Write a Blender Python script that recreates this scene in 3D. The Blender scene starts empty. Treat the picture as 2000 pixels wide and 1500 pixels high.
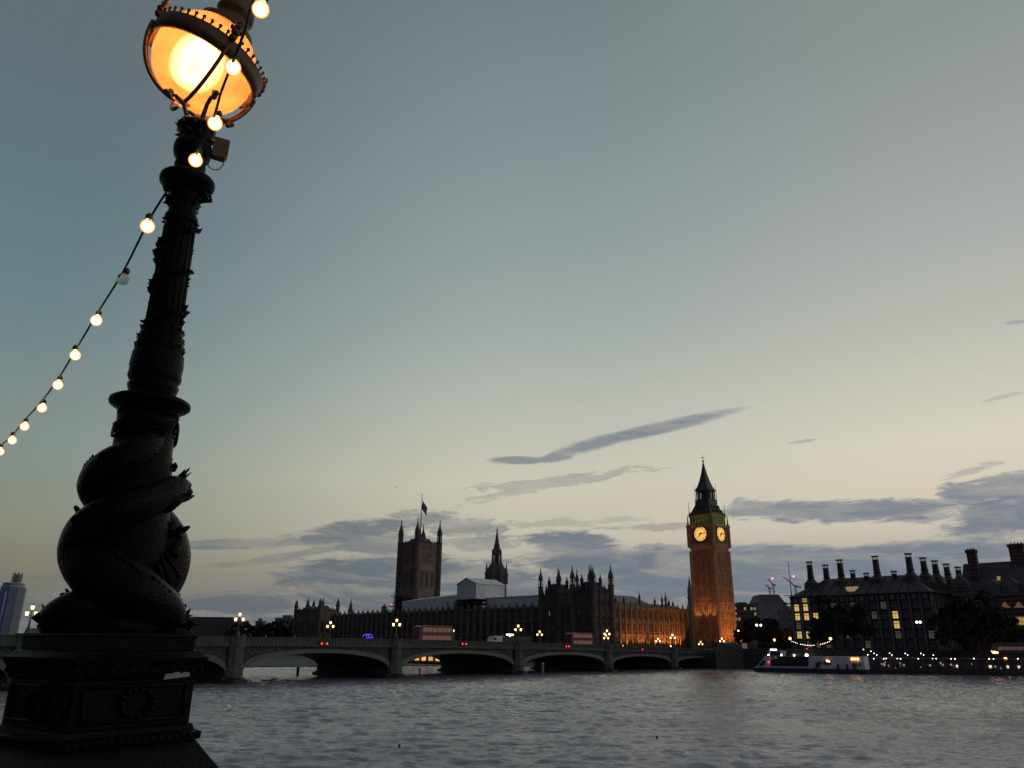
import bpy, math, random
import numpy as np
from mathutils import Vector, Matrix, noise

rnd = random.Random(7)
SC = bpy.context.scene
COL = SC.collection
PI = math.pi
rad = math.radians

# ------------------------------------------------------------------ camera
CAM_Z = 6.8
PITCH, ROLL, FPX = rad(18.8), rad(0.5), 1500.0
_c, _s = math.cos(PITCH), math.sin(PITCH)
_r0, _u0, FW = np.array([1, 0, 0.]), np.array([0, -_s, _c]), np.array([0, _c, _s])
RT = _r0 * math.cos(ROLL) + _u0 * math.sin(ROLL)
UP = -_r0 * math.sin(ROLL) + _u0 * math.cos(ROLL)
CAM = np.array([0, 0, CAM_Z])
cd = bpy.data.cameras.new('camera'); cam = bpy.data.objects.new('camera', cd); COL.objects.link(cam)
cd.sensor_width = 36.0; cd.lens = 36.0 * FPX / 2000.0
cd.clip_start = 0.1; cd.clip_end = 40000
M3 = Matrix(((RT[0], UP[0], -FW[0]), (RT[1], UP[1], -FW[1]), (RT[2], UP[2], -FW[2])))
cam.matrix_world = Matrix.Translation(Vector(CAM)) @ M3.to_4x4()
SC.camera = cam
SC.view_settings.view_transform = 'Standard'; SC.view_settings.look = 'None'
SC.view_settings.exposure = 0.0; SC.view_settings.gamma = 1.0
SC.render.engine = 'CYCLES'
SC.cycles.use_denoising = True
SC.cycles.max_bounces = 6; SC.cycles.transparent_max_bounces = 12
SC.cycles.sample_clamp_indirect = 4.0

def ray(px, py): return FW * FPX + (px - 1000) * RT + (750 - py) * UP       # survey direction of a photo pixel
def atY(px, py, Y):
    r = ray(px, py); return CAM + r * (Y / r[1])
def atZ(px, py, z):
    r = ray(px, py); return CAM + r * ((z - CAM_Z) / r[2])
def hz(px, py, Y): return float(atY(px, py, Y)[2])
def ae(px, py):
    r = ray(px, py); return math.atan2(r[0], r[1]), math.atan2(r[2], math.hypot(r[0], r[1]))
def lin(c):
    return tuple(((v / 255.) / 12.92 if v / 255. <= .04045 else ((v / 255. + .055) / 1.055) ** 2.4) for v in c)

# ------------------------------------------------------------------ sky
W = bpy.data.worlds.new('World'); SC.world = W; W.use_nodes = True
nt = W.node_tree; nt.nodes.clear()
class G:
    def __init__(s, t): s.t = t
    def n(s, k, **kw):
        x = s.t.nodes.new(k)
        for a, b in kw.items(): setattr(x, a, b)
        return x
    def put(s, sock, v):
        if isinstance(v, bpy.types.NodeSocket): s.t.links.new(v, sock)
        else: sock.default_value = v
    def m(s, op, a, b=0.0, c=0.0, clamp=False):
        x = s.n('ShaderNodeMath', operation=op, use_clamp=clamp)
        for i, v in enumerate((a, b, c)): s.put(x.inputs[i], v)
        return x.outputs[0]
    def mix(s, f, a, b, blend='MIX'):
        x = s.n('ShaderNodeMix', data_type='RGBA', blend_type=blend)
        s.put(x.inputs[0], f); s.put(x.inputs[6], a if isinstance(a, bpy.types.NodeSocket) else (*a, 1)); s.put(x.inputs[7], b if isinstance(b, bpy.types.NodeSocket) else (*b, 1))
        return x.outputs[2]
    def ss(s, v, lo, hi, a=0.0, b=1.0):
        x = s.n('ShaderNodeMapRange', interpolation_type='SMOOTHSTEP')
        for i, q in enumerate((v, lo, hi, a, b)): s.put(x.inputs[i], q)
        return x.outputs[0]
    def ramp(s, v, stops, interp='LINEAR'):
        x = s.n('ShaderNodeValToRGB'); cr = x.color_ramp; cr.interpolation = interp
        while len(cr.elements) > 1: cr.elements.remove(cr.elements[-1])
        cr.elements[0].position = stops[0][0]; cr.elements[0].color = (*stops[0][1], 1)
        for p, c in stops[1:]:
            e = cr.elements.new(p); e.color = (*c, 1)
        s.put(x.inputs[0], v); return x.outputs[0]
    def noise(s, vec, scale, detail=5, rough=.55, dist=0.0):
        x = s.n('ShaderNodeTexNoise'); s.put(x.inputs['Vector'], vec)
        x.inputs['Scale'].default_value = scale; x.inputs['Detail'].default_value = detail
        x.inputs['Roughness'].default_value = rough; x.inputs['Distortion'].default_value = dist
        return x.outputs[0]
    def xyz(s, x, y, z):
        c = s.n('ShaderNodeCombineXYZ'); s.put(c.inputs[0], x); s.put(c.inputs[1], y); s.put(c.inputs[2], z); return c.outputs[0]
g = G(nt)
tc = g.n('ShaderNodeTexCoord'); sp = g.n('ShaderNodeSeparateXYZ'); nt.links.new(tc.outputs['Generated'], sp.inputs[0])
X_, Y_, Z_ = sp.outputs
AZ = g.m('ARCTAN2', X_, Y_); EL = g.m('ARCSINE', g.m('MINIMUM', g.m('MAXIMUM', Z_, -1.0), 1.0))
def column(px, rows, top):
    st = [(0.0, lin(rows[-1][1]))]
    for py, c in reversed(rows):
        e = ae(px, py)[1]
        if e > 0.001: st.append((min(e / 1.6, .99), lin(c)))
    st.append((1.0, lin(top)))
    st.sort(key=lambda q: q[0]); return st
ev = g.m('DIVIDE', EL, 1.6)
cl = g.ramp(ev, column(60, [(0, (98, 111, 116)), (350, (98, 119, 127)), (600, (109, 130, 134)), (850, (128, 143, 138)), (1000, (134, 139, 125)), (1100, (126, 124, 108)), (1200, (108, 111, 110))], (84, 94, 100)))
cc = g.ramp(ev, column(1050, [(0, (113, 128, 131)), (300, (131, 145, 148)), (500, (147, 158, 158)), (650, (161, 170, 166)), (800, (182, 186, 175)), (950, (201, 197, 178)), (1060, (191, 185, 167)), (1150, (150, 146, 140))], (92, 102, 106)))
cr_ = g.ramp(ev, column(1900, [(0, (138, 146, 144)), (300, (157, 163, 162)), (450, (169, 173, 169)), (600, (182, 184, 174)), (720, (197, 196, 182)), (850, (214, 208, 190)), (1000, (208, 198, 178)), (1100, (170, 165, 155))], (98, 106, 110)))
fL = g.ss(AZ, -0.62, 0.05); fR = g.ss(AZ, 0.03, 0.60)
sky = g.mix(fR, g.mix(fL, cl, cc), cr_)
# cloud field in direction space
v1 = g.xyz(g.m('MULTIPLY', AZ, 5.0), g.m('MULTIPLY', EL, 20.0), 0.3)
v2 = g.xyz(g.m('MULTIPLY', AZ, 14.0), g.m('MULTIPLY', g.m('SUBTRACT', EL, g.m('MULTIPLY', AZ, 0.06)), 60.0), 1.7)
n1 = g.noise(v1, 1.6, 7, .58, .4); n2 = g.noise(v2, 1.7, 9, .66, .5)
v3 = g.xyz(g.m('MULTIPLY', AZ, 9.0), g.m('MULTIPLY', g.m('SUBTRACT', EL, g.m('MULTIPLY', AZ, -0.04)), 55.0), 4.1); n3 = g.noise(v3, 1.0, 8, .62, .8)
wob = g.m('MULTIPLY', g.m('SUBTRACT', g.m('ADD', g.m('MULTIPLY', n1, 0.8), g.m('MULTIPLY', n2, 1.2)), 1.0), 1.55)      # about -0.5..0.5
cov = None
def blob(px, py, hl, ht, slope=0.0, op=0.8, wk=1.6, soft=0.7):
    global cov
    a0, e0 = ae(px, py); a1, e1 = ae(px + hl, py); a2, e2 = ae(px, py - ht)
    la = abs(a1 - a0); lb = abs(e2 - e0); sl = -slope * (lb / ht) / (la / hl) + (e1 - e0) / (a1 - a0)
    da = g.m('SUBTRACT', AZ, a0)
    de = g.m('SUBTRACT', g.m('SUBTRACT', EL, e0), g.m('MULTIPLY', da, sl))
    q = g.m('ADD', g.m('POWER', g.m('ABSOLUTE', g.m('DIVIDE', da, la)), 2.0), g.m('POWER', g.m('ABSOLUTE', g.m('DIVIDE', de, lb)), 2.0))
    v = g.m('MULTIPLY_ADD', wob, wk, g.m('SUBTRACT', 1.0, q))
    mk = g.ss(v, 0.0, soft, 0.0, op)
    cov = mk if cov is None else g.m('MAXIMUM', cov, mk)
for b in [(1275, 839, 205, 15, -.225, .80, .35, .8), (1160, 868, 105, 15, -.27, .72, .75, .8), (1025, 899, 90, 10, -.03, .7, .9), (1085, 892, 50, 12, -.2, .7, .9), (1090, 940, 200, 12, -.13, .42, 2.6), (1010, 960, 140, 10, -.2, .35, 2.6),
          (470, 1063, 160, 12, -.03, .62, 1.0), (570, 1084, 110, 10, -.16, .55, 1.3), (500, 1098, 130, 8, -.1, .4, 1.8),
          (735, 1030, 190, 26, -.17, .86, 1.3), (760, 1058, 120, 26, -.05, .7, 1.8), (900, 1032, 90, 22, .0, .66, 1.8), (950, 1060, 110, 20, .0, .6, 2.0),
          (720, 1120, 210, 42, -.05, .92, 1.2), (560, 1190, 330, 46, -.06, .9, .9), (930, 1130, 170, 45, 0, .92, 1.2),
          (1120, 1062, 120, 28, .04, .9, 1.3), (1190, 1100, 200, 42, 0, .95, 1.1), (1130, 1020, 160, 9, -.04, .3, 2.4), (1290, 1075, 110, 14, 0, .62, 1.6),
          (1270, 1030, 110, 9, -.02, .45, 2.2), (1650, 998, 300, 27, -.02, .9, 1.4), (1500, 990, 90, 20, 0, .7, 1.8), (1940, 958, 130, 34, -.12, .85, 1.8), (1960, 1010, 170, 62, -.2, .93, 1.1), (1830, 1000, 120, 28, -.1, .6, 2.0),
          (1480, 1090, 260, 34, .02, .86, .9), (1800, 1090, 360, 40, -.06, .9, .8), (1720, 1150, 600, 70, 0, .93, .6),
          (1570, 862, 30, 3.5, -.12, .4, 2.0), (1985, 629, 30, 5, -.1, .45, 1.2), (1960, 775, 45, 4, -.25, .25, 2.4), (1900, 918, 90, 10, -.25, .4, 2.2),
          (200, 1130, 150, 10, 0, .3, 1.5), (80, 1190, 300, 30, 0, .35, 1.0)]:
    blob(*b)
eb = g.ss(AZ, -.42, .35, ae(450, 1160)[1], ae(1500, 1082)[1])
base = g.ss(g.m('MULTIPLY_ADD', wob, 0.022, g.m('SUBTRACT', eb, EL)), -0.010, 0.022, 0.0, 0.93)
cov = g.m('MAXIMUM', cov, g.m('MULTIPLY', base, g.ss(AZ, -.5, -.25, .55, 1.0)))
ccol = g.mix(g.ss(AZ, -.4, .45), lin((94, 104, 113)), lin((106, 118, 136)))
ccol2 = g.mix(g.ss(n3, .42, .66), ccol, g.mix(.42, ccol, lin((172, 166, 156))))
sky2 = g.mix(cov, sky, ccol2)
back = g.m('ADD', g.m('MULTIPLY', X_, math.sin(.7)), g.m('MULTIPLY', Y_, math.cos(.7)))
dim = g.ss(back, -0.75, 0.15, 0.21, 1.0)
sky3 = g.mix(1.0, sky2, g.xyz(dim, dim, g.m('MULTIPLY_ADD', dim, .85, .15)), 'MULTIPLY')
nis = g.n('ShaderNodeTexSky', sky_type='NISHITA', sun_disc=False); nis.sun_elevation = rad(-3); nis.sun_rotation = 0.7; nis.altitude = 30
bg1 = g.n('ShaderNodeBackground'); nt.links.new(sky3, bg1.inputs[0]); bg1.inputs[1].default_value = 1.0
bg2 = g.n('ShaderNodeBackground'); nt.links.new(nis.outputs[0], bg2.inputs[0]); bg2.inputs[1].default_value = 0.05
ad = g.n('ShaderNodeAddShader'); nt.links.new(bg1.outputs[0], ad.inputs[0]); nt.links.new(bg2.outputs[0], ad.inputs[1])
wo = g.n('ShaderNodeOutputWorld'); nt.links.new(ad.outputs[0], wo.inputs[0])
W.cycles.sampling_method = 'MANUAL'; W.cycles.sample_map_resolution = 1024

# ------------------------------------------------------------------ materials
MT = {}
def mat(name, col, rough=.8, metal=0.0, var=.25, scale=1.0, bump=0.0, bscale=20.0, spec=.5, emit=None, estr=0.0, kind=None):
    if name in MT: return MT[name]
    m = bpy.data.materials.new(name); m.use_nodes = True; t = m.node_tree; gg = G(t)
    b = t.nodes['Principled BSDF']; b.inputs['Roughness'].default_value = rough; b.inputs['Metallic'].default_value = metal
    b.inputs['Specular IOR Level'].default_value = spec
    tcn = gg.n('ShaderNodeTexCoord').outputs['Object']
    if var > 0:
        f = gg.noise(tcn, scale, 5, .6)
        f2 = gg.ss(f, .3, .7)
        c = gg.mix(f2, tuple(v * (1 - var) for v in col), tuple(min(1, v * (1 + var)) for v in col))
        t.links.new(c, b.inputs['Base Color'])
    else: b.inputs['Base Color'].default_value = (*col, 1)
    if bump:
        bn = gg.n('ShaderNodeBump'); bn.inputs['Strength'].default_value = bump; bn.inputs['Distance'].default_value = 1.0 / bscale
        if kind == 'scales':
            vo = gg.n('ShaderNodeTexVoronoi'); vo.inputs['Scale'].default_value = bscale; t.links.new(tcn, vo.inputs['Vector']); h = vo.outputs['Distance']
        elif kind == 'courses':
            w = gg.n('ShaderNodeTexBrick'); w.inputs['Scale'].default_value = 1.0; w.inputs['Brick Width'].default_value = 1.1; w.inputs['Row Height'].default_value = .45; w.inputs['Mortar Size'].default_value = .03
            s3 = gg.n('ShaderNodeSeparateXYZ'); t.links.new(tcn, s3.inputs[0])
            t.links.new(gg.xyz(gg.m('ADD', s3.outputs[0], s3.outputs[1]), s3.outputs[2], 0.0), w.inputs['Vector']); h = w.outputs['Fac']
        else: h = gg.noise(tcn, bscale, 6, .6)
        t.links.new(h, bn.inputs['Height']); t.links.new(bn.outputs[0], b.inputs['Normal'])
    if emit:
        b.inputs['Emission Color'].default_value = (*emit, 1); b.inputs['Emission Strength'].default_value = estr
    MT[name] = m; return m
IRON = mat('cast_iron', (.0045, .003, .0032), .34, .0, .5, 9, .4, 45, spec=.07)
SCALE = mat('cast_iron_scales', (.0042, .003, .0032), .28, .0, .5, 9, .3, 75, spec=.10, kind='scales')
BRASS = mat('aged_frame', (.13, .062, .03), .5, .3, .3, 20, .3, 60)
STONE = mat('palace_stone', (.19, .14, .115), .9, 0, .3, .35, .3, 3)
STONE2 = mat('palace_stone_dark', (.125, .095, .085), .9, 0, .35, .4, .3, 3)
STONEV = mat('victoria_stone_hazed', (.30, .20, .165), .9, 0, .25, .3, .3, 3)  # lighter than the nearer stone: distance haze is put into its colour
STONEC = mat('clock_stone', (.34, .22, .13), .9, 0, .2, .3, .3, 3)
STONEW = mat('shaft_window', (.12, .07, .05), .8, 0, .3, 1)
SLATE = mat('slate_roof', (.085, .08, .095), .7, 0, .3, .6)
SLATEP = mat('pale_slate', (.24, .21, .25), .7, 0, .2, .5)
LEAD = mat('iron_roof', (.07, .06, .06), .6, 0, .3, .8)
DARKW = mat('dark_window', (.02, .02, .024), .25, 0, .3, 2)
SHEET = mat('scaffold_sheet', (.86, .86, .90), .75, 0, .10, .35, .8, 1.2)
SCAF = mat('scaffold', (.05, .045, .05), .7, 0, .2, 1)
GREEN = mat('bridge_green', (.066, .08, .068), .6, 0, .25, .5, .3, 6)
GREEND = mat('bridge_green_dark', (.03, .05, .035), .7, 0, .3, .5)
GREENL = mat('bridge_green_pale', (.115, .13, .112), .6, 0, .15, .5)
GRANITE = mat('granite', (.095, .095, .088), .85, 0, .3, .8, .5, 1, kind='courses')
GRANITED = mat('granite_dark', (.06, .056, .056), .85, 0, .3, .8, .5, 1, kind='courses')  # darker tone of granite for the abutment, steps and embankment
WETST = mat('wet_stone', (.03, .028, .026), .6, 0, .4, 1)
ASPH = mat('asphalt', (.05, .05, .05), .9, 0, .2, 2)
LAND = mat('land_paving', (.06, .055, .05), .9, 0, .3, .2)
BARK = mat('bark', (.06, .045, .035), .9, 0, .3, 3)
LEAF = mat('plane_leaves', (.040, .052, .028), .8, 0, .5, .5)
LEAFD = mat('dark_leaves', (.03, .038, .026), .8, 0, .5, .5)
BRONZE = mat('bronze_cladding', (.042, .034, .04), .6, 0, .3, .5)
BRONZE2 = mat('bronze_roof', (.032, .026, .03), .6, 0, .3, .5)
SAND = mat('pillar_sandstone', (.17, .15, .145), .9, 0, .2, .5)
GREYGL = mat('grey_glazing', (.17, .175, .21), .3, 0, .3, 1)
BRICK = mat('red_brick', (.11, .06, .055), .9, 0, .25, 1)
PORTL = mat('portland_bands', (.26, .215, .205), .9, 0, .15, 1)
CONC = mat('concrete', (.20, .20, .22), .9, 0, .2, .3)
BLGLASS = mat('blue_glass', (.10, .15, .28), .35, 0, .25, .05)
PALE = mat('pale_frame', (.6, .62, .64), .6, 0, .1, .2)
REDBUS = mat('bus_red', (.17, .03, .04), .3, 0, .1, 1)
WHITE = mat('white_paint', (.62, .62, .72), .5, 0, .1, .5)
NAVY = mat('navy_paint', (.03, .03, .06), .4, 0, .2, 1)
BLACK = mat('black_paint', (.015, .015, .016), .5, 0, .2, 1)
WOOD = mat('weathered_timber', (.10, .085, .075), .9, 0, .3, 2)
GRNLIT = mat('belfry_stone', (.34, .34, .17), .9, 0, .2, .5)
def glow(name, col, strength):
    if name in MT: return MT[name]
    m = bpy.data.materials.new(name); m.use_nodes = True; t = m.node_tree
    b = t.nodes['Principled BSDF']; b.inputs['Base Color'].default_value = (*[min(1, v) * .5 for v in col], 1)
    b.inputs['Emission Color'].default_value = (*col, 1); b.inputs['Emission Strength'].default_value = strength
    MT[name] = m; return m
LAMPY = glow('lamp_yellow', (1.0, .70, .26), 4.2)
LAMPO = glow('lamp_orange', (1.0, .42, .16), 7.0)
LAMPW = glow('lamp_white', (1.0, .88, .76), 6.0)
LAMPR = glow('lamp_red', (1.0, .035, .02), 3.5)
LAMPP = glow('lamp_pink', (1.0, .16, .2), 4.0)
LAMPV = glow('lamp_violet', (.16, .06, 1.0), 1.3)
WINY = glow('lit_window', (1.0, .66, .22), .62)
WINY2 = glow('lit_window_dim', (1.0, .7, .35), .22)
WINY3 = glow('lit_window_faint', (1.0, .8, .6), .04)
WINO = glow('lit_amber', (1.0, .42, .12), 1.2)
DIAL = glow('clock_dial', (1.0, .50, .13), 1.05)
def bulb_mat():
    m = bpy.data.materials.new('festoon_bulb'); m.use_nodes = True; t = m.node_tree; t.nodes.clear(); gg = G(t)
    lw = gg.n('ShaderNodeLayerWeight'); lw.inputs[0].default_value = .5
    f = gg.ss(lw.outputs['Facing'], .05, .75)
    e = gg.n('ShaderNodeEmission'); t.links.new(gg.mix(f, (1., .80, .45), (1., .46, .13)), e.inputs[0]); t.links.new(gg.m('MULTIPLY_ADD', f, -2.0, 3.0), e.inputs[1])
    o = gg.n('ShaderNodeOutputMaterial'); t.links.new(e.outputs[0], o.inputs[0]); return m
BULB = bulb_mat()
COREB = glow('lamp_core', (1.0, .56, .20), 30.0)

# ------------------------------------------------------------------ mesh collector
class MB:
    def __init__(s): s.v = []; s.f = []; s.sm = []
    def add(s, vs, fs, smooth=False):
        o = len(s.v); s.v.extend([tuple(map(float, p)) for p in vs]); s.f.extend([tuple(i + o for i in q) for q in fs]); s.sm.extend([smooth] * len(fs)); return s
    def box(s, x0, x1, y0, y1, z0, z1):
        return s.add([(x0, y0, z0), (x1, y0, z0), (x1, y1, z0), (x0, y1, z0), (x0, y0, z1), (x1, y0, z1), (x1, y1, z1), (x0, y1, z1)],
                     [(0, 3, 2, 1), (4, 5, 6, 7), (0, 1, 5, 4), (1, 2, 6, 5), (2, 3, 7, 6), (3, 0, 4, 7)])
    def frus(s, cx, cy, z0, z1, ax, ay, bx, by):
        v = [(cx + i * ax, cy + j * ay, z0) for i, j in ((-1, -1), (1, -1), (1, 1), (-1, 1))] + [(cx + i * bx, cy + j * by, z1) for i, j in ((-1, -1), (1, -1), (1, 1), (-1, 1))]
        return s.add(v, [(0, 3, 2, 1), (4, 5, 6, 7), (0, 1, 5, 4), (1, 2, 6, 5), (2, 3, 7, 6), (3, 0, 4, 7)])
    def sq(s, cx, cy, prof, k=1.0, ang=0.0):        # stack of square frusta: prof = [(z, half)...], one loft
        return s.lathe(cx, cy, [(z, h * math.sqrt(2)) for z, h in prof], 4, PI / 4 + ang, False)
    def lathe(s, cx, cy, prof, n=12, a0=0.0, smooth=True):
        vs = []; fs = []
        for z, r in prof:
            for i in range(n):
                a = a0 + 2 * PI * i / n; vs.append((cx + r * math.cos(a), cy + r * math.sin(a), z))
        for k in range(len(prof) - 1):
            for i in range(n):
                j = (i + 1) % n; fs.append((k * n + i, k * n + j, (k + 1) * n + j, (k + 1) * n + i))
        fs.append(tuple(reversed(range(n)))); fs.append(tuple(range((len(prof) - 1) * n, len(prof) * n)))
        return s.add(vs, fs, smooth)
    def tube(s, pts, rs, n=8, smooth=True, flat=1.0):
        P = [Vector(p) for p in pts]
        if not hasattr(rs, '__len__'): rs = [rs] * len(P)
        vs = []; fs = []; ref = None
        for k, p in enumerate(P):
            t = (P[min(k + 1, len(P) - 1)] - P[max(k - 1, 0)]).normalized()
            if ref is None: ref = Vector((0, 0, 1)) if abs(t.z) < .9 else Vector((1, 0, 0))
            a = (ref - t * ref.dot(t)).normalized(); b = t.cross(a); ref = a
            for i in range(n):
                q = 2 * PI * i / n; vs.append(p + (a * math.cos(q) * flat + b * math.sin(q)) * rs[k])
        for k in range(len(P) - 1):
            for i in range(n):
                j = (i + 1) % n; fs.append((k * n + i, k * n + j, (k + 1) * n + j, (k + 1) * n + i))
        fs.append(tuple(reversed(range(n)))); fs.append(tuple(range((len(P) - 1) * n, len(P) * n)))
        return s.add(vs, fs, smooth)
    def ball(s, c, r, n=12, m=8, sz=1.0):
        prof = [(c[2] + r * sz * -math.cos(PI * k / m), max(r * math.sin(PI * k / m), r * .02)) for k in range(m + 1)]
        return s.lathe(c[0], c[1], prof, n)
    def prism(s, poly, y0, y1, axis='y'):           # polygon in x-z extruded along y (or in y-z along x, x-y along z)
        n = len(poly)
        def P(a, b, d): return (a, d, b) if axis == 'y' else ((d, a, b) if axis == 'x' else (a, b, d))
        vs = [P(a, b, y0) for a, b in poly] + [P(a, b, y1) for a, b in poly]
        fs = [tuple(range(n)), tuple(reversed(range(n, 2 * n)))] + [(i, i + n, (i + 1) % n + n, (i + 1) % n) for i in range(n)]
        return s.add(vs, fs)
    def build(s, name, m, parent=None, label=None, loc=None, hide=False):
        me = bpy.data.meshes.new(name)
        me.from_pydata(s.v, [], s.f); me.materials.append(m)
        me.polygons.foreach_set('use_smooth', s.sm); me.update()
        import bmesh
        if len(s.f) < 60000:
            bm = bmesh.new(); bm.from_mesh(me); bmesh.ops.recalc_face_normals(bm, faces=bm.faces); bm.to_mesh(me); bm.free()
        o = bpy.data.objects.new(name, me); COL.objects.link(o)
        if parent is not None: o.parent = parent
        if label: o['label'] = label
        if loc is not None: o.location = loc
        return o
def tag(o, label, cat, group=None, kind=None):
    if len(label.split()) > 16: print('LONG', label)
    o['label'] = label; o['category'] = cat
    if group: o['group'] = group
    if kind: o['kind'] = kind
    return o
def empty(name, loc, rz=0.0, label=None, cat=None, group=None):
    o = bpy.data.objects.new(name, None); COL.objects.link(o); o.location = loc; o.rotation_euler = (0, 0, rz); o.empty_display_size = .5
    if label: tag(o, label, cat, group)
    return o
KIDS = {}
def copy_tree(o, parent=None):
    c = o.copy(); COL.objects.link(c)
    if parent is not None: c.parent = parent
    for ch in list(o.children): copy_tree(ch, c)
    return c
def struct(o, label=None):
    o['kind'] = 'structure'
    if label: o['label'] = label
    return o

# ------------------------------------------------------------------ river
def build_river():
    rr = np.concatenate([[3, 15, 30], np.exp(np.linspace(math.log(46), math.log(430), 720)), [520, 700, 1000, 1600, 2600, 4500, 9000]])
    aa = np.concatenate([np.radians(np.arange(-180, -48, 12)), np.radians(np.linspace(-44, 42, 1000)), np.radians(np.arange(48, 180, 12))])
    Rr, Aa = np.meshgrid(rr, aa, indexing='ij'); x = Rr * np.sin(Aa); y = Rr * np.cos(Aa)
    rs = np.random.RandomState(3); z = np.zeros_like(x)
    for i in range(110):
        lam = math.exp(rs.uniform(math.log(.6), math.log(4.2))); th = rs.normal(1.66, .42); k = 2 * PI / lam
        amp = .0050 * lam ** .72
        ph = (x * math.cos(th) + y * math.sin(th)) * k + rs.uniform(0, 6.28)
        w = np.clip(lam / (Rr * .0065) - .4, 0, 1)
        q = np.sin(ph); z += amp * w * (1.3 * (1 - np.abs(np.cos(ph / 2))) * 2 - 1 + .5 * q)
    pat = .8 + .3 * np.sin(x * .031 + 1.3 * np.sin(y * .027 + 1)) * np.sin(y * .043 + 1.7 * np.sin(x * .017))
    z *= pat * np.clip((600 - Rr) / 200, 0, 1)
    nr, na = x.shape
    co = np.stack([x, y, z], -1).reshape(-1, 3)
    i = np.arange(nr - 1)[:, None]; j = np.arange(na)[None, :]; j2 = (j + 1) % na
    fa = np.stack([i * na + j, i * na + j2, (i + 1) * na + j2, (i + 1) * na + j], -1).reshape(-1, 4)[:, ::-1]
    me = bpy.data.meshes.new('river'); me.vertices.add(len(co)); me.vertices.foreach_set('co', co.ravel())
    me.loops.add(fa.size); me.loops.foreach_set('vertex_index', fa.ravel().astype(np.int32))
    me.polygons.add(len(fa)); me.polygons.foreach_set('loop_start', np.arange(0, fa.size, 4, dtype=np.int32)); me.polygons.foreach_set('loop_total', np.full(len(fa), 4, dtype=np.int32))
    me.polygons.foreach_set('use_smooth', np.ones(len(fa), bool)); me.update(calc_edges=True)
    m = bpy.data.materials.new('river_water'); m.use_nodes = True; t = m.node_tree; gg = G(t); b = t.nodes['Principled BSDF']
    b.inputs['Base Color'].default_value = (.21, .19, .245, 1); b.inputs['Roughness'].default_value = .12; b.inputs['IOR'].default_value = 2.0; b.inputs['Specular Tint'].default_value = (.93, .94, 1.0, 1)
    tcn = gg.n('ShaderNodeTexCoord').outputs['Object']
    mp = gg.n('ShaderNodeMapping'); t.links.new(tcn, mp.inputs[0]); mp.inputs['Rotation'].default_value = (0, 0, rad(12)); mp.inputs['Scale'].default_value = (.55, 1, 1)
    na1 = gg.noise(mp.outputs[0], 2.6, 5, .65, .3); nb = gg.noise(mp.outputs[0], .75, 4, .6, .3)
    patch = gg.ss(gg.noise(tcn, .035, 3, .55, .6), .35, .65, .55, 1.25)
    h = gg.m('MULTIPLY', gg.m('ADD', gg.m('MULTIPLY', na1, .13), gg.m('MULTIPLY', nb, .08)), patch)
    bn = gg.n('ShaderNodeBump'); bn.inputs['Strength'].default_value = 1.0; bn.inputs['Distance'].default_value = 1.0
    t.links.new(h, bn.inputs['Height']); t.links.new(bn.outputs[0], b.inputs['Normal'])
    me.materials.append(m); o = bpy.data.objects.new('river', me); COL.objects.link(o); struct(o, 'choppy grey river'); return o
build_river()

# ------------------------------------------------------------------ frames of the far side
PA = math.atan2(.68, .73)                              # palace axes: local x = west, local y = south
PW = Vector((math.cos(PA), math.sin(PA))); PS = Vector((-math.sin(PA), math.cos(PA)))
PO = Vector((36.5, 348.0))                             # north-east corner of the river front
def pal(x, y): q = PO + PW * x + PS * y; return (q.x, q.y)
GZ = 6.0                                               # ground level on the west bank
BA = math.atan2(.7418, .6706); BU = Vector((math.cos(BA), math.sin(BA))); BV = Vector((-math.sin(BA), math.cos(BA)))
BO = Vector((-49.6, 147.2))
def brg(s, w=0.0): q = BO + BU * s + BV * w; return (q.x, q.y)
def on_line(o, d, px, py=1255):                        # parameter along a ground line where it is seen at pixel column px
    r = ray(px, py); t = r[0] / r[1]; return (t * o[1] - o[0]) / (d[0] - t * d[1])

# land: west bank, east bank
def land(name, poly, z, label):
    b = MB(); b.prism(poly, -3.0, z, axis='z'); o = b.build(name, LAND); struct(o, label); return o
p_ab = brg(171.5)
west = [(900, -420), (151, 240.6), (100, 257), (79, 275), p_ab, (p_ab[0] - 12, p_ab[1] + 22), pal(0.5, -6), pal(0.5, 285), (-420, 900), (-1500, 2600), (-1500, 6000), (6000, 6000), (6000, -420)]
land('ground', west, GZ - .8, 'far bank ground')
land('terrace', [pal(-10, -8), pal(.45, -8), pal(.45, 284), pal(-10, 284)], 1.7, 'riverside terrace below the palace')
DARKREFL = mat('painted_dark_reflection', (.022, .02, .018), .7, 0, .4, .3)  # reflection of the dark palace on the water, painted as a flat sheet
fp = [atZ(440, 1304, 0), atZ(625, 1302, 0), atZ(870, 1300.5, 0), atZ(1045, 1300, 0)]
bm_ = MB(); bm_.prism([(float(q[0]), float(q[1])) for q in fp] + [brg(150, 30), pal(-9.5, -8), pal(-9.5, 284), (-400, 700), (-330, 420)], -1.0, .22, axis='z'); struct(bm_.build('reflection_sheet', DARKREFL), 'dark sheet standing in for the palace reflection on the water beyond the bridge')
lampY = 4.3; lampX = float(atY(214, 1265, lampY)[0]); LA = math.atan2(-.56, .83)
wd = Vector((math.cos(LA), math.sin(LA))); wn = Vector((-math.sin(LA), math.cos(LA)))
l0 = Vector((lampX, lampY))
def wl(a, b): q = l0 + wd * a + wn * b; return (q.x, q.y)
PZ = CAM_Z - 1.6
land('pavement', [wl(-62, .25), wl(140, .25), (140, -200), (-300, -200), (-420, 0), (-300, 320), (-285, 320), brg(-72, 26), brg(-70, 0), (-92, 70)], PZ, 'riverside walk')
b = MB()
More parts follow.
